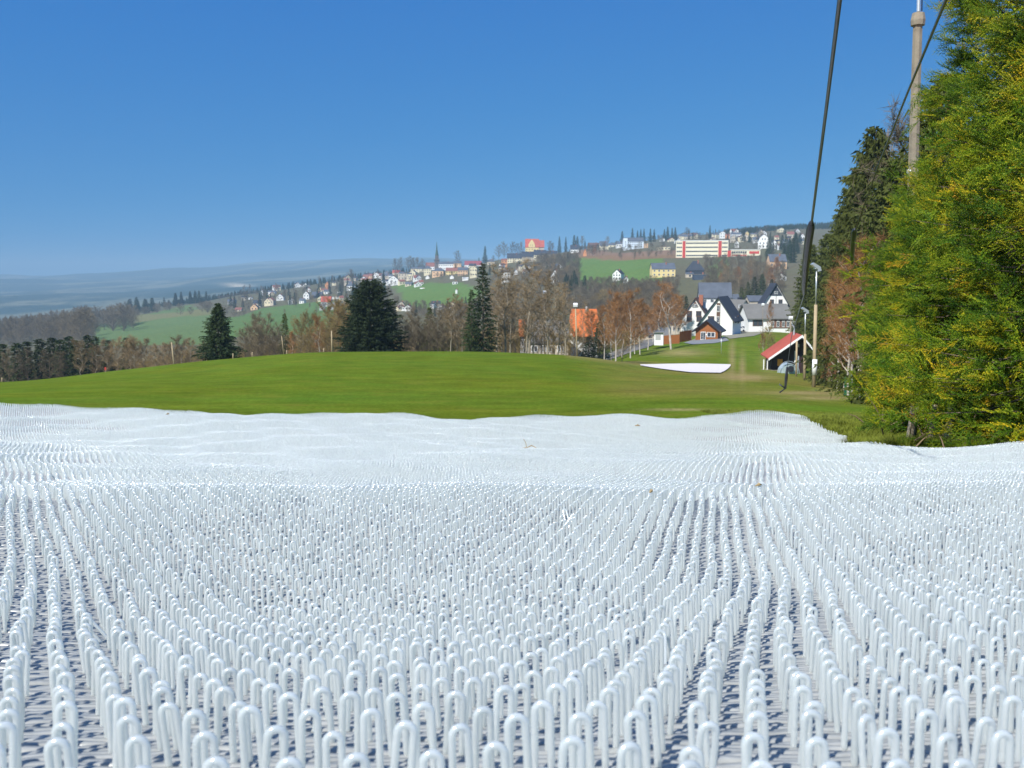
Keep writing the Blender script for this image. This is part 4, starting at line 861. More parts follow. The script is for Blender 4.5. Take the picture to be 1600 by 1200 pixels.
for z in (3.0, 5.6): window(h, w*.055, z, w*.09, 1.5, y=-.17, near=True, fr='w')
window(h, -w*.17, zl*.92, 1.5, 1.7, near=True, fr='d'); window(h, w/2, 2.9, 1.1, 1.9, y=6.5, rz=math.pi/2, near=True, fr='d'); window(h, w/2, 2.9, .8, 1.3, y=3, rz=math.pi/2, near=True)
MB().box(w*.2, w*.28, 3, 3.08, za*.72, za*.73).obj('skylight', GLS, rf)
h, s, g = at(1163, 512, 262, 'emblem_house', 'white house with grey-brown gable roof and small yellow and green wall emblem', yaw=22)
w = 44*s; he = 16*s; hr = 26*s; rf = shell(h, w, 9, he, hr, 'y', WHT, GRF, over=.5)
MB().box(1.0, 2.0, 4, 5, he+hr*.5, he+hr+.8).obj('chimney', SLB, rf)
m = MB(); m.add([(math.cos(a*math.pi/5)*.55-.8, -.02, he+hr*.32+.55*math.sin(a*math.pi/5)) for a in range(10)], [tuple(range(9, -1, -1))]); em = m.obj('emblem', mat('emblem_yellow', (.75, .6, .1), .7), h)
MB().prism([(-1.0, he+hr*.32-.6), (-.5, he+hr*.32-.6), (-.75, he+hr*.32+.2)], -.06, -.025).obj('emblem_leaf', mat('emblem_green', (.08, .3, .08), .7), em)
window(h, -w*.12, he+hr*.66, 2.2, .9, near=True, fr='w')
h, s, g = at(1202, 514, 238, 'bungalow', 'low white bungalow with long grey roof beside the lane', yaw=3)
w = 66*s; he = 17*s; d = 9; shell(h, w, d, he, 20*s, 'x', WHT, GRF, over=.5)
MB().box(w*.03, w*.5, -.10, -.003, .2, he*.98).obj('brown_cladding', pl('brown_cladding', (.20, .10, .07)), h)
window(h, -w*.28, he*.55, 2.6, 1.5, near=True, fr='d')
for x in (.07, .20, .33, .44): window(h, w*x, he*.45, .7, 1.5, y=-.11, near=True, fr='w')
h, s, g = at(1211, 494, 290, 'white_gable_house', 'tall white house with dark steep gable and four small square windows', yaw=-6)
w = 36*s; he = 20*s; hr = 30*s; rf = shell(h, w, 10, he, hr, 'y', WHT, SLB, over=.7)
MB().prism([(-w*.27, he+hr*.40), (w*.27, he+hr*.40), (0, he+hr*.94)], -.14, -.003).obj('gable_boarding', SLB, h)
for x in (-.16, .20):
    for z in (.55, 1.12): window(h, w*x, he*z, 1.2, 1.4, near=True, fr='d')
window(h, 0, he+hr*.55, 1.0, .8, y=-.15, near=True)
MB().box(w*.0, w*.02, -.08, -.003, 0, he+hr*.38).obj('downpipe', DFR, h)
# orange-roofed house and its neighbour by the meadow
h, s, g = at(912, 560, 176, 'orange_roofed_house', 'house with big bright orange hipped roof behind the lamp post', yaw=-4)
w = 46*s; zr0 = float(zv(526, 176))-g.z; zt = float(zv(484, 176))-g.z
MB().box(-w*.45, w*.45, 0, 9, -2, zr0+.3).obj('wall', WHT, h)
k = (zt-zr0); R = MB(); z0 = zr0
R.add([(-w*.36, -.8, z0), (w*.36, -.8, z0), (w*.5, .6, z0+k*.6), (-w*.5, .6, z0+k*.6), (-w*.44, 4.4, z0+k), (w*.44, 4.4, z0+k), (w*.5, 9.5, z0), (-w*.5, 9.5, z0)],
      [(0, 1, 2, 3), (3, 2, 5, 4), (4, 5, 6, 7), (1, 6, 5, 2), (0, 3, 4, 7), (0, 7, 6, 1)]); rf = R.obj('roof', ORR, h)
MB().box(w*.05, w*.11, 3.5, 4.2, z0+k*.9, z0+k+.5).obj('chimney', GRY, rf); window(h, w*.1, zr0-1.0, 1.1, 1.2, near=True)
h, s, g = at(857, 565, 165, 'slate_barn', 'long low barn with weathered grey roof behind the bare grove', 'barn', yaw=2)
w = 62*s; zr0 = float(zv(535, 165))-g.z; zt = float(zv(504, 165))-g.z; shell(h, w, 11, zr0, zt-zr0, 'x', BEI, GRF, over=.3)
for i in range(4): window(h, -w*.36+i*w*.22, zr0-1.1, 1.1, 1.1, near=True)
h, s, g = at(824, 560, 185, 'red_roofed_barn', 'small orange-roofed outbuilding at the left end of the grey barn', 'outbuilding')
zt = float(zv(502, 185))-g.z; shell(h, 2.6, 5, zt-2.6, 2.6, 'x', GRY, ORR)
h, s, g = at(1029, 531, 176, 'garage', 'small white garage with flat grey roof left of the orange boards', 'garage', yaw=-10)
w = 14*s; MB().box(-w/2, w/2, 0, 3.5, -1, 11*s).obj('wall', WPM, h); MB().box(-w/2-.2, w/2+.2, -.3, 3.8, 11*s+.004, 11*s+.2).obj('roof', FLT, h); MB().box(-w*.36, w*.2, -.05, -.003, 0, 9*s).obj('door', GRY, h)
# chalet
h, s, g = at(1104, 532, None, 'chalet', 'small orange-brown wooden chalet with dark roof in front of the white houses', 'chalet', yaw=-20)
w = 34*s; he = 17*s; hr = 14*s; d = 6
shell(h, w, d, he, hr, 'y', WOOD, SLB, over=.8, found=1.2)
bm_ = MB(); 
for k in range(9): MB().box(-w/2-.03, w/2+.03, -.06, -.003, .1+k*he/9, .1+(k+.85)*he/9).obj('board', WOOD, h)
window(h, -w*.16, he*.42, 1.0, 1.7, y=-.07, near=True); window(h, w*.2, he*.55, 1.7, 1.0, y=-.07, near=True); MB().box(w*.0-.12, w*.0+.12, -.1, -.065, he*.5, he*.5+.25).obj('sign', WPM, h)
MB().box(-w/2-1, w/2+3, -1.6, d+.5, -3, -.02).obj('terrace', CON, h)
for x in (-w/2-.7, w/2+.7): MB().box(x-.06, x+.06, -1.2, -1.08, -.02, he-.1).obj('post', DFR, h)
# orange board fence: each board its own piece
fn = thing('board_fence', ground(1057, Dfind(1057, 537, 118)), 'orange-brown wooden board fence left of the chalet', 'fence'); W0 = fn.location
bd = MB(); bd.box(-.11, .11, -.02, .02, 0, 1.35); bme = meshdata('board', bd.v, bd.f, WOOD); k = 0
for (ua, ub, Da, Db, hgt) in ((1034, 1062, Dfind(1034, 539, 118), Dfind(1062, 537, 118), 1.3), (1062, 1080, Dfind(1062, 535, 118), Dfind(1080, 532, 118), 1.6)):
    A = ground(ua, Da); B = ground(ub, Db); n = int((B-A).length/.24)
    for i in range(n):
        p = A.lerp(B, i/n); obj('board', bme, fn, Vector((p.x, p.y, gz(p.x, p.y)))-W0, (0, 0, math.atan2(B.y-A.y, B.x-A.x)), (1, 1, hgt))
    m = MB(); m.tube([A-W0+Vector((0, .05, .5)), B-W0+Vector((0, .05, .5))], .05, 4); m.obj('rail', WOOD, fn)
# ski hut
h, s, g = at(1229, 579, 112, 'ski_hut', 'dark brown wooden ski hut with red roof beside the lift', 'hut', yaw=-7)
w = 56*s; d = 5.0; xr = w*.33; zt = 60*s; zl = 21*s; zr2 = 46*s; xl = -w*.42
m = MB(); m.prism([(xl, -1), (w/2, -1), (w/2, zr2*.86), (xr, zt*.9), (xl, zl*1.05)], 0, d); m.obj('wall', DWD, h)
for k in range(15):
    x = xl+.1+k*(w/2-xl-.2)/15; zz = min(zl*1.05+(x-xl)/(xr-xl)*(zt*.9-zl*1.05), zt*.86)-.12
    MB().box(x, x+(w/2-xl)/15*.88, -.03, -.003, 0.05, zz).obj('plank', DWD, h)
R = MB(); R.prism([(xr, zt*.92), (xr, zt*.92+.14), (-w*.55, zl*.88+.14), (-w*.55, zl*.88)], -1.6, d+.5); R.prism([(xr, zt*.921), (w/2+.5, zr2*.78), (w/2+.5, zr2*.78+.14), (xr, zt*.921+.14)], -1.6, d+.5)
hr_ = R.obj('roof', RED, h)
R = MB(); R.prism([(xr, zt*.92-.12), (xr, zt*.92+.16), (-w*.56, zl*.88+.16), (-w*.56, zl*.88-.1)], -1.68, -1.603); R.prism([(xr, zt*.92-.12), (w/2+.5, zr2*.78-.14), (w/2+.5, zr2*.78+.16), (xr, zt*.92+.16)], -1.68, -1.603); R.obj('bargeboard', WPM, hr_)
MB().box(-w*.26, -w*.12, -.06, -.032, zl*.35, zl*.85).obj('notice_board', mat('orange_notice', (.72, .32, .04), .6), h)
MB().box(w*.2, w*.24, -.1, -.032, 0, zt*.52).obj('door_frame', WPM, h); dr = MB().box(w*.25, w*.37, -.09, -.032, 0, zt*.5).obj('door', pl('plum_door', (.05, .02, .03)), h); MB().box(w*.345, w*.355, -.13, -.092, zt*.22, zt*.25).obj('handle', MET, dr)
MB().box(-w*.45, w*.25, -.9, -.1, -.6, .08).obj('step', CON, h); MB().tube([(xr-.35, 2, zt*.9), (xr-.35, 2, zt+.55), (xr-.6, 2, zt+.75)], .1, 8).obj('flue', MET, h)
MB().box(w*.28, w*.31, -.3, -.1, zt*.62, zt*.70).obj('lamp', WPM, h)
for x in (-w*.52, -w*.62): MB().box(x-.05, x+.05, .3, .4, -.6, zl*.8).obj('porch_post', WPM, h)
MB().box(-w*.70, -w*.47, 0, .8, -.4, .06).obj('porch_step', CON, h)
# lift drive under a grey hood
g = ground(1234, 104); lf = thing('lift_drive', g, 'pale grey plastic hood over the tow lift drive in front of the hut', 'lift machine', rz=.1)
HD = mat('grey_hood', (.30, .38, .40), .25, spec=.6, col2=(.45, .52, .55), nscale=3)
m = MB(); m.prism([(-.95, 0), (.95, 0), (.9, .5), (.55, .95), (0, 1.15), (-.55, .95), (-.9, .5)], 0, 1.1); m.obj('hood', HD, lf)
for r_0 in (1.25, 1.05): MB().tube([(-.2+math.cos(a*math.pi/10)*r_0, -.1, math.sin(a*math.pi/10)*r_0*1.1) for a in range(11)], .03, 5).obj('guard_hoop', MET, lf)
MB().tube([(1.0, .3, 0), (1.05, .3, 1.9)], .07, 6).obj('post', MET, lf)
MB().tube([(0, -.2, .55), (0, -.35, .55)], .35, 12).obj('wheel', BLK, lf)

# ------------------------------------------------------------------ poles
def pole(u, vb, vt, D, r0, r1, m_, label, name='lamp_post', cat='lamp post', pipe=0, lamp='flood', ut=None, group=None):
    g = ground(u, D); ht = float(zv(vt, D))-g.z; T = P(ut if ut else u, vt, D)-g
    r = thing(name, g, label, cat, group); k = 1-pipe
    MB().tube([(0, 0, -.3), T*k*.5, T*k], [r0, (r0+r1)/2, r1], 10).obj('pole', m_, r, True)
    if pipe: MB().tube([T*k, T], [r1*.5, r1*.45], 8).obj('pipe', MET, r, True)
    if lamp == 'flood':
        l = MB().prism([(-.34, .26), (-.22, .36), (.18, .12), (.24, -.12), (.06, -.16), (0, -.02)], -.2, .2).obj('floodlight', MET, r, loc=T)
        MB().box(-.16, .02, -.16, .16, -.02, .01).obj('glass', WPM, l, loc=(0, 0, .08), rot=(0, -.5, 0))
        MB().tube([(.12, 0, -.1), (.30, 0, -.2), (.30, 0, -.42), (.05, 0, -.6)], .012, 4).obj('cable', BLK, r, loc=T)
    elif lamp == 'globe':
        m = MB(); m.prismx([(-.22, -.18), (.22, -.18), (.3, .1), (.15, .26), (-.15, .26), (-.3, .1)], -.24, .24); m.obj('lamp_head', WPM, r, loc=T)
    return r, T
pole(1271.5, 610, 420, 58, .125, .095, WOODP, 'tall wooden floodlight pole with white band at its foot, right of the hut', pipe=.30, ut=1276)
r = bpy.data.objects[list(o.name for o in COL.objects if o.name.startswith('lamp_post'))[0]]; MB().tube([(0, 0, .75), (.01, 0, 1.7)], .15, 10).obj('white_band', WPM, r, True)
pole(1257, 600, 487, 78, .13, .10, WOODP, 'second wooden floodlight pole standing in front of the hut roof', pipe=.33, ut=1258.5)
pole(1244, 595, 533, 92, .10, .09, WOODP, 'short wooden pole with white foot in front of the hut gable', name='wooden_pole', cat='pole', lamp=None, ut=1245)
pole(1235, 575, 497, 135, .13, .11, CON, 'concrete lamp post behind the hut ridge', lamp='globe', ut=1235.5)
pole(902, 553, 477, 112, .10, .07, WOODP, 'slim pole with white globe lamp on the meadow edge before the orange roof', lamp='globe', ut=899)
pole(519, 551, 517, 118, .09, .07, WOODP, 'bare grey post at the meadow edge left of the broad rounded spruce', name='wooden_post', cat='post', lamp=None, ut=518)
pole(444, 554, 525, 122, .05, .04, WOODP, 'thin leaning stake at the meadow edge below the small green spruce', name='stake', cat='stake', lamp=None, ut=440)
pole(273, 569, 535, 126, .09, .07, WOODP, 'bare pole at the meadow edge left of the lone spruce', name='wooden_pole', cat='pole', lamp=None, ut=268)
pole(1127, 564, 528, 150, .03, .03, MET, 'thin metal post at the right corner of the chalet terrace', name='metal_post', cat='post', lamp=None)
pole(851, 552, 457, 140, .08, .05, CON, 'grey lamp post among the bare trees of the grove', lamp='globe')
pole(1192, 545, 476, 190, .07, .05, CON, 'slim street lamp in front of the low bungalow', lamp='globe')
for i, (u, v, D, l) in enumerate([(323, 564, 120, 'weathered fence post at the left foot of the lone spruce'), (364, 559, 119, 'weathered fence post at the right foot of the lone spruce'), (394, 557, 119, 'weathered fence post right of the lone spruce'), (506, 551, 117, 'short fence post just left of the bare grey post'), (448, 554, 119, 'short fence post by the leaning stake'), (3, 597, 118, 'fence post at the left end of the meadow edge')]):
    pole(u, v, v-7, D, .06, .05, WOODP, l, name='fence_post', cat='fence post', lamp=None, group='fence posts along the meadow edge')
g = ground(165, 100); mk = thing('marker_flag', g, 'small red marker flag at the left edge of the meadow', 'marker'); MB().tube([(0, 0, 0), (0, 0, .55)], .02, 5).obj('stick', WOODP, mk); MB().box(-.09, .09, -.02, .02, .25, .55).obj('flag', mat('red_cloth', (.4, .05, .04), .8), mk)
# concrete pole behind the hedge with a steel pipe on top
g = ground(1415, 20); T = P(1434, 40, 20)-g; cp = thing('concrete_pole', g, 'tall octagonal concrete pole rising behind the yellow-green hedge', 'pole')
MB().tube([(0, 0, -.3), T], [.125, .095], 8).obj('shaft', CON, cp); MB().tube([T*1.0, T+Vector((0, 0, .10)), T+Vector((0, 0, .24))], [.135, .145, .12], 10).obj('cap', CON, cp, loc=(0, 0, 0))
T2 = P(1437, -90, 20)-g; MB().tube([T+Vector((0, 0, .27)), T2], .036, 8).obj('pipe', MET, cp); MB().tube([T+Vector((.05, -.04, .27)), T2+Vector((.05, -.04, 0))], .014, 5).obj('cable', BLK, cp)
lm = MB(); lm.prism([(-.34, .26), (-.22, .36), (.18, .12), (.24, -.12), (.06, -.16), (0, -.02)], -.2, .2); lm.obj('floodlight', MET, cp, loc=T2)
MB().tube([P(1418, 268, 19.7)-g, P(1422, 268, 19.7)-g], .05, 6).obj('bracket', WPM, cp)
g = ground(1325, 46); gp = thing('green_post', g, 'dark green box-shaped post at the edge of the trees', 'post'); MB().box(-.13, .13, 0, .2, -.1, .95).obj('body', mat('green_paint', (.01, .11, .06), .5), gp); MB().box(-.15, .15, -.02, .22, .954, 1.0).obj('cap', mat('green_paint', (.01, .11, .06)), gp)
g = ground(1277, 75); sg = thing('small_sign', g, 'tiny white sign right of the tall wooden floodlight pole', 'sign'); z = float(zv(576, 75))-g.z; MB().tube([(0, 0, 0), (0, 0, z)], .03, 5).obj('stick', WOODP, sg); MB().box(-.12, .12, -.03, .0, z-.12, z+.14).obj('plate', WPM, sg)

# tow lift hangers: cord, rubber sleeve, tow handle
def hanger(label, pts, tube_pts, rt, rc, handle=None):
    o = thing('tow_hanger', pts[0], label, 'tow hanger', 'tow lift hangers'); O = Vector(pts[0])
    MB().tube([p-O for p in pts], rc, 8).obj('rope', BLK, o, True)
    a, b_ = tube_pts[0]-O, tube_pts[1]-O; f = lambda t: a.lerp(b_, t)+Vector((-.012*math.sin(t*3.14), 0, 0))
    MB().tube([f(0), f(.02), f(.07), f(.3), f(.55), f(.8), f(.95), f(1)], [rt*.5, rt*.72, rt, rt, rt*.95, rt*.82, rt*.6, rt*.25], 14).obj('sleeve', BLK, o, True)
    if handle:
        p, q = handle; MB().tube([tube_pts[1]-O, (tube_pts[1]*.5+p*.5)-O+Vector((-.03, 0, 0)), p-O], .0035, 6).obj('cord', mat('grey_cord', (.18, .2, .2), .7), o, True)
        MB().tube([p-O, p.lerp(q, .5)-O, q-O], [.012, .018, .012], 8).obj('handle', BLK, o, True); d_ = (q-p)
        MB().tube([q-O+Vector((-.07, 0, .05)), q-O, q-O+Vector((-.06, .02, -.05))], .010, 6).obj('hook', BLK, o, True)
    return o
hanger('long black tow-lift cord with thick rubber sleeve and handle hanging near the hut', [P(1323, -120, 3.2), P(1312, 0, 3.7), P(1291, 170, 5.0), P(1268, 350, 7.4)], (P(1268, 347, 7.4), P(1256, 462, 8.6)), .031, .0088, (P(1230, 574, 11), P(1227, 607, 11.2)))
hanger('thinner tow-lift cord crossing in front of the concrete pole with short black sleeve', [P(1530, -120, 5.5), P(1478, 0, 7.0), P(1420, 140, 10), P(1372, 260, 14), P(1336, 362, 17)], (P(1335.5, 358, 17), P(1331, 413, 18.5)), .045, .012)

# ------------------------------------------------------------------ parked cars
def car(u, v, D, yaw, colr, label, L_=4.2):
    D = Dfind(u, v, 135); g = ground(u, D); g.z = gz(g.x, g.y)+.13; c = thing('parked_car', g, label, 'car', 'cars parked by the road', rad(yaw)); pm_ = mat('car_paint_%02d' % (len(MATS)), colr, .25, spec=.6)
    b_ = MB(); b_.prism([(-2.1, .28), (2.1, .28), (2.12, .72), (1.3, .88), (.55, 1.42), (-1.1, 1.46), (-1.75, .95), (-2.12, .85)], -.82, .82); b_.obj('body', pm_, c)
    MB().prism([(-1.5, .95), (1.08, .92), (.5, 1.34), (-1.05, 1.38)], -.835, .835).obj('side_window', GLS, c); MB().prism([(1.24, .93), (.6, 1.40), (.66, 1.43), (1.32, .94)], -.7, .7).obj('windscreen', GLS, c)
    for x in (-1.3, 1.35):
        for y in (-.84, .66): MB().tube([(x, y, .32), (x, y+.18, .32)], .32, 12).obj('wheel', BLK, c)
    for y in (-.6, .6): MB().box(2.1, 2.15, y-.15, y+.15, .58, .7).obj('headlight', FRM, c)
car(945, 541, 170, 60, (.75, .76, .78), 'white car parked at the near end of the curving road')
car(936, 546, 160, 40, (.5, .53, .58), 'silver car left of the white car at the near end of the road')
car(1131, 524, 165, -30, (.05, .13, .28), 'blue car beside the chalet')
car(1158, 519, 215, -50, (.55, .56, .58), 'silver car in front of the big white house with slate roof')
car(1226, 508, 228, 10, (.72, .73, .74), 'white car at the upper end of the lane by the bungalow')
car(832, 560, 150, 10, (.6, .62, .66), 'pale car half hidden behind the trunks of the bare grove')
car(1008, 531, 190, 50, (.35, .36, .38), 'grey car on the road left of the garage')
# ------------------------------------------------------------------ the dense evergreen hedge trees close by on the right
ndl = bpy.data.materials.new('spruce_needles'); ndl.use_nodes = True; t = ndl.node_tree; N = t.nodes; L = t.links; b = N['Principled BSDF']
b.inputs['Roughness'].default_value = .55; b.inputs['Specular IOR Level'].default_value = .25
oi = N.new('ShaderNodeObjectInfo'); cr = N.new('ShaderNodeValToRGB'); e = cr.color_ramp.elements
e[0].position = 0; e[0].color = (.018, .050, .007, 1); e[1].position = 1; e[1].color = (.50, .20, .04, 1)
for p_, c_ in ((.36, (.09, .185, .010)), (.62, (.24, .31, .012)), (.86, (.50, .40, .015)), (.94, (.52, .29, .03))):
    q = e.new(p_); q.color = (*c_, 1)
geo = N.new('ShaderNodeNewGeometry'); nz = N.new('ShaderNodeTexNoise'); nz.inputs['Scale'].default_value = 2.2; nz.inputs['Detail'].default_value = 3; L.new(geo.outputs['Position'], nz.inputs['Vector'])
mr = N.new('ShaderNodeMapRange'); mr.inputs[1].default_value = .3; mr.inputs[2].default_value = .7; L.new(nz.outputs['Fac'], mr.inputs[0]); mxr = N.new('ShaderNodeMix'); mxr.inputs[0].default_value = .5; L.new(oi.outputs['Random'], mxr.inputs[2]); L.new(mr.outputs[0], mxr.inputs[3]); L.new(mxr.outputs[0], cr.inputs[0]); at = N.new('ShaderNodeAttribute'); at.attribute_name = 'tip'
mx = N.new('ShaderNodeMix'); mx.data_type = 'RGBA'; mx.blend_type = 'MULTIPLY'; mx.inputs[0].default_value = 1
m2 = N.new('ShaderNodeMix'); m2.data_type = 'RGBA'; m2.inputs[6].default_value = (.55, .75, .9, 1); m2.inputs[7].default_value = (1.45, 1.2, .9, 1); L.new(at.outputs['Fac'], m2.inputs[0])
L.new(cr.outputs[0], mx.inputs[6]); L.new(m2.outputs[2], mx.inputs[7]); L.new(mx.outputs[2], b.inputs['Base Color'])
tr = N.new('ShaderNodeBsdfTranslucent'); L.new(mx.outputs[2], tr.inputs[0]); ms = N.new('ShaderNodeMixShader'); ms.inputs[0].default_value = .14
L.new(b.outputs[0], ms.inputs[1]); L.new(tr.outputs[0], ms.inputs[2]); L.new(ms.outputs[0], N['Material Output'].inputs[0])
def spray(seed, L0=.30, nside=9, flat=.35):
    r = random.Random(seed); v = []; tip = []
    def shoot(p, d, ln, k):
        a = d.cross(Vector((0, 0, 1))); a = (a if a.length > .1 else Vector((1, 0, 0))).normalized(); b_ = d.cross(a).normalized()
        nn = max(6, int(ln/.0085))
        for i in range(nn):
            f = (i+.5)/nn; an = i*2.4+r.uniform(-.3, .3); o_ = a*math.cos(an)+b_*math.sin(an); q = p+d*ln*f
            nd = (o_*1.0+d*.75).normalized(); w = d.cross(o_).normalized()*.0050; l2 = .0175*(1-.45*f)
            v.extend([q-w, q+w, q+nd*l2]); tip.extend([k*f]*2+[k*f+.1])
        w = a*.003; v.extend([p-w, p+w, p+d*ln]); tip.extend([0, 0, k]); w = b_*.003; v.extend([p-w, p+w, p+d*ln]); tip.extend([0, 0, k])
    d0 = Vector((0, 1, 0)); shoot(Vector((0, 0, 0)), Vector((0, 1, -.1)).normalized(), L0, .9)
    for i in range(nside):
        f = .12+.8*i/nside; s_ = 1 if i % 2 else -1; p = Vector((0, L0*f, -.1*L0*f)); ln = L0*(.52-.34*f)*r.uniform(.8, 1.2)
        d = Vector((s_*r.uniform(.7, 1), r.uniform(.7, 1.1), r.uniform(-flat, flat*.6))).normalized(); shoot(p, d, ln, 1.0)
        if f < .6:
            p2 = p+d*ln*.45; d2 = Vector((s_*.3, 1, r.uniform(-.3, .2))).normalized(); shoot(p2, d2, ln*.45, 1.0)
    me = meshdata('spray', np.array(v, float), np.arange(len(v)).reshape(-1, 3), ndl)
    a = me.attributes.new('tip', 'FLOAT', 'POINT'); a.data.foreach_set('value', np.array(tip, np.float32)); return me
SPR = [spray(1), spray(2, .26, 8, .5), spray(3, .34, 10, .3)]
def spruce(x, y, h, R, label, nbr, seed, pw=.75, low=.04, group='hedge trees at the right', bulge=None, size=1.0):
    r = np.random.default_rng(seed); g = (x, y, gz(x, y)); o = thing('spruce_tree', g, label, 'spruce', group)
    MB().tube([(0, 0, -.2), (.02, .01, h*.5), (0, 0, h)], [.10+.008*h, .07, .01], 8).obj('trunk', bark, o)
    B = MB(); P_, R_, S_ = [[], [], []], [[], [], []], [[], [], []]
    for i in range(nbr):
        f = low+(1-low)*(i+r.random())/nbr; a = i*2.39996+r.normal(0, .25)
        # bumpy envelope: neighbouring limbs swell and recede together
        env = (1-f)**pw*(1+.15*math.sin(a*3+f*9+seed)+.15*math.sin(a*7-f*31+seed*2)+.10*math.sin(a*11+f*47))
        env *= .80+.20*min(1, f/.3)
        Rb = R*env*r.uniform(.80, 1.08)+.06
        up = .05+.55*f+r.normal(0, .08); d = Vector((math.cos(a), math.sin(a), 0)); z0 = f*h
        end = Vector((0, 0, z0))+d*Rb+Vector((0, 0, Rb*(up-.32)))
        mid_ = Vector((0, 0, z0))+d*Rb*.55+Vector((0, 0, Rb*(up*.55-.26)))
        B.tube([Vector((0, 0, z0)), mid_, end], [.011+.004*(1-f)*2, .006, .002], 4, cap=False)
        ns = int(9+Rb*26)
        for k in range(ns):
            t_ = r.uniform(.42, 1.0)**.7; q = (Vector((0, 0, z0)).lerp(mid_, t_*2) if t_ < .5 else mid_.lerp(end, (t_-.5)*2))
            sd = r.choice([-1, 1]); az = a+sd*r.uniform(0, 1.3)*(1.25-t_*.6); el = r.normal(.12, .55)+.2*f
            off = Vector((-math.sin(a), math.cos(a), 0))*sd*r.uniform(0, .10)*Rb; q = q+off+Vector((0, 0, r.normal(0, .10)))
            wx, wy, wz = x+q[0], y+q[1], q[2]
            if math.sin(wx*8.3+wz*5)*math.sin(wy*7.1-wz*3.7)+.8*math.sin(wz*11+wx*6-wy*5)*math.sin(wx*13+wy*9) < -.30: continue
            j = int(r.integers(0, 3)); P_[j].append(q); R_[j].append((el, r.normal(0, .9), az-math.pi/2)); S_[j].append(size*r.uniform(.5, 1.05))
    B.obj('branch', bark, o)
    for j in range(3):
        if not P_[j]: continue
        c = obj('foliage', points_mesh('foliage', [tuple(p) for p in P_[j]]), o); tag(c, kind='stuff'); scatter(c, hidden('spray_source', SPR[j]), None, R_[j], S_[j])
    return o
spruce(5.7, 11.0, 6.4, 1.42, 'tall yellow-green spruce in the middle of the hedge', 330, 3, pw=.5, low=.07)
spruce(5.25, 8.2, 6.6, 1.9, 'nearest yellow-green spruce filling the right edge', 420, 5, pw=.55, low=.07)
spruce(6.3, 13.3, 3.4, 1.3, 'shorter yellow-green spruce at the far left end of the hedge', 460, 7, pw=.22)
spruce(6.9, 9.6, 7.2, 1.9, 'taller spruce filling the gap behind the two front hedge trees', 320, 9, pw=.6)
spruce(5.65, 12.2, 2.9, .85, 'low spruce bulging out at the left foot of the hedge', 260, 11, pw=.3)
spruce(5.2, 5.6, 5.5, 1.75, 'spruce beside the mat just beyond the right edge of the view', 120, 13, pw=.55)
spruce(7.3, 13.2, 6.0, 1.6, 'darker spruce behind the far end of the hedge', 240, 15, pw=.65)
# dead lower twigs and trunks at the foot of the hedge
tw = mat('dead_twig', (.20, .14, .09), .9)
for i, (x, y) in enumerate([(4.42, 10.6), (4.52, 10.75), (4.62, 10.5), (4.66, 10.2)]):
    st = thing('tree_stump', (x, y, gz(x, y)), ['grey trunk foot leftmost of the four at the bottom of the hedge', 'grey trunk foot second from left at the bottom of the hedge', 'grey trunk foot third from left at the bottom of the hedge', 'grey trunk foot nearest the mat at the bottom of the hedge'][i], 'trunk', 'trunks under the hedge')
    MB().tube([(0, 0, -.1), (.03, 0, .25), (.05, .04, .42)], [.045, .035, .03], 8).obj('trunk', barkg, st)
for i in range(1):
    db = thing('dead_branches', (4.05, 8.3, gz(4.05, 8.3)), 'heap of dry brown branches at the mat edge below the hedge', 'dead branches'); r = random.Random(5)
    for k in range(46):
        p = Vector((r.uniform(-.5, 1.0), r.uniform(-1.3, 1.8), .02)); d = Vector((r.uniform(-1, 1), r.uniform(-1, 1), r.uniform(.05, .6))).normalized(); l2 = r.uniform(.15, .5)
        MB().tube([p, p+d*l2*.5+Vector((0, 0, .02)), p+d*l2], [.007, .005, .002], 4).obj('twig', tw, db)

# ------------------------------------------------------------------ trees between the hedge and the hut
for u, v, D, k, w, l in [(1352, 200, 62, 'bigdark', .62, 'tall dark spruce with double tip left of the concrete pole'), (1326, 262, 70, 'bigdark', .52, 'dark spruce forming the left shoulder of the tall group'), (1306, 325, 80, 'bigdark', .48, 'broad dark spruce behind the wooden floodlight pole'), (1404, 165, 58, 'bareg', .85, 'half bare larch right of the tall dark spruce'), (1286, 366, 130, 'bigdark', .6, 'dark spruce behind the black rubber sleeve'), (1262, 383, 150, 'bigdark', .62, 'dark spruce at the left end of the tall group above the bungalow'), (1385, 250, 50, 'bigdark', .8, 'dark spruce just left of the concrete pole'), (1455, 120, 34, 'bigdark', .8, 'dark spruce top showing right of the concrete pole'), (1334, 400, 66, 'bigdark', .9, 'lower spruce behind the red-brown beech'), (1302, 430, 90, 'bigdark', .6, 'low dark spruce right of the hut roof'), (1380, 190, 66, 'tall', .8, 'thin leafless tree showing between spruce and concrete pole')]:
    tree(k, u, v, D, l, wf=w)
for i, (u, v, D, w) in enumerate([(1332, 372, 47, 1.), (1318, 400, 50, 1.), (1342, 350, 45, 1.), (1308, 450, 55, 1.1), (1326, 420, 42, 1), (1338, 440, 40, 1)]):
    tree('red', u, v, D, 'red-brown leafless young beech in the clump left of the hedge', 'red-brown beeches left of the hedge', wf=w)
for i, (u, v) in enumerate([(1296, 560), (1303, 555), (1308, 568), (1292, 572), (1316, 560), (1286, 582), (1299, 575)]):
    tree('red', u, v, 60+i*2, 'low reddish bush under the trees right of the hut', 'bushes right of the hut', wf=1.6)
for i, (u, v) in enumerate([(1192, 520), (1200, 512), (1186, 535), (1207, 530), (1196, 540), (1180, 548)]):
    tree('bush' if i % 2 else 'red', u, v, 150+i*3, 'bare bush on the bank left of the hut', 'bushes left of the hut', wf=1.0)
tree('red', 1203, 468, 215, 'pointed red-brown young tree in front of the bungalow', wf=.7)
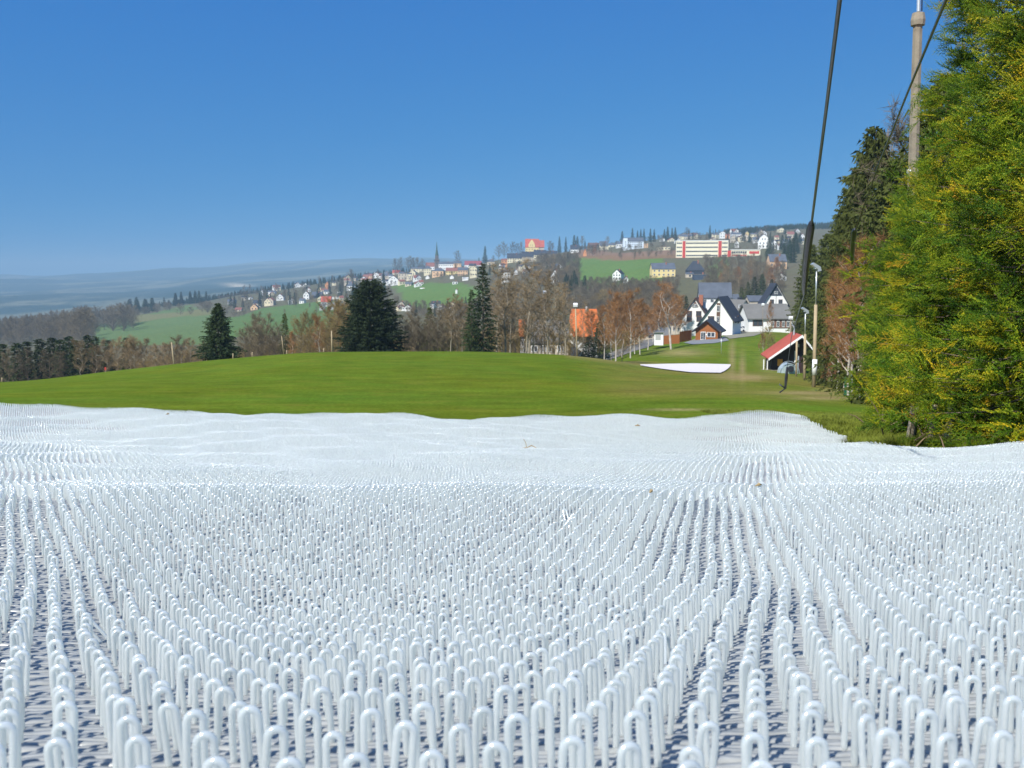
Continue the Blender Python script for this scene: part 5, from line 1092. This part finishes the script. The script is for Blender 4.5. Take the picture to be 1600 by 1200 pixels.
for i, (u, d) in enumerate([(1303, 62), (1312, 66), (1332, 58), (1338, 55), (1345, 52)]):
    g = ground(u, d); o = thing('dead_tree', g, 'dark bare trunk in the shade between hut and hedge', 'tree', 'dark trunks between hut and hedge')
    MB().tube([(0, 0, -.3), (.1, 0, 3), (.05, .1, 7)], [.22, .16, .1], 8).obj('trunk', bark if i % 2 else barkg, o)

# ------------------------------------------------------------------ grass tufts along the near meadow
gb = MB(); r = random.Random(3)
for i in range(16):
    a = r.uniform(0, 6.28); p = Vector((r.uniform(-.05, .05), r.uniform(-.05, .05), -.01)); d = Vector((math.cos(a)*r.uniform(.1, .6), math.sin(a)*r.uniform(.1, .6), 1)).normalized(); l2 = r.uniform(.04, .11)
    w = Vector((math.sin(a), -math.cos(a), 0))*.0035; gb.add([p-w, p+w, p+d*l2*.6+w*.7+Vector((0, 0, 0)), p+d*l2*.6-w*.7, p+d*l2+Vector((math.cos(a), math.sin(a), -.2))*l2*.25], [(0, 1, 2, 3), (3, 2, 4)])
grm = mat('grass_blade', (.14, .19, .014), .7, col2=(.20, .20, .03), nscale=2, inst=.35, trans=.3)
gme = meshdata('grass_tuft', gb.v, gb.f, grm); n = 90000
u = rng.uniform(-60, 1640, n); D = np.exp(rng.uniform(math.log(9), math.log(30), n)); x = (u-800)/F*D; k = ((x > edge_x(D)+.06) & (D < 22)); x = x[k]; D = D[k]; z = gzs(x, D); n = len(x)
pts = np.stack([x, D, z], -1); o = obj('grass', points_mesh('grass', pts)); tag(o, 'short spring grass on the meadow beyond the white mat', 'grass', None, 'stuff')
scatter(o, hidden('grass_source', gme), pts, np.stack([np.zeros(n), np.zeros(n), rng.uniform(0, 6.3, n)], -1), rng.uniform(.45, .95, n)*np.where(x > 3, 1.25, 1))

# ------------------------------------------------------------------ the air
hz = MB(); hz.box(-16000, 26000, -60, 14200, -700, 190); hm = bpy.data.materials.new('haze'); hm.use_nodes = True; t = hm.node_tree; t.nodes.clear()
ho = t.nodes.new('ShaderNodeOutputMaterial'); pv = t.nodes.new('ShaderNodeVolumePrincipled'); pv.inputs['Color'].default_value = (.40, .62, .82, 1); pv.inputs['Density'].default_value = .00017; pv.inputs['Anisotropy'].default_value = -.2
t.links.new(pv.outputs[0], ho.inputs['Volume']); tag(obj('haze', meshdata('haze', hz.v, hz.f, hm)), kind='stuff')
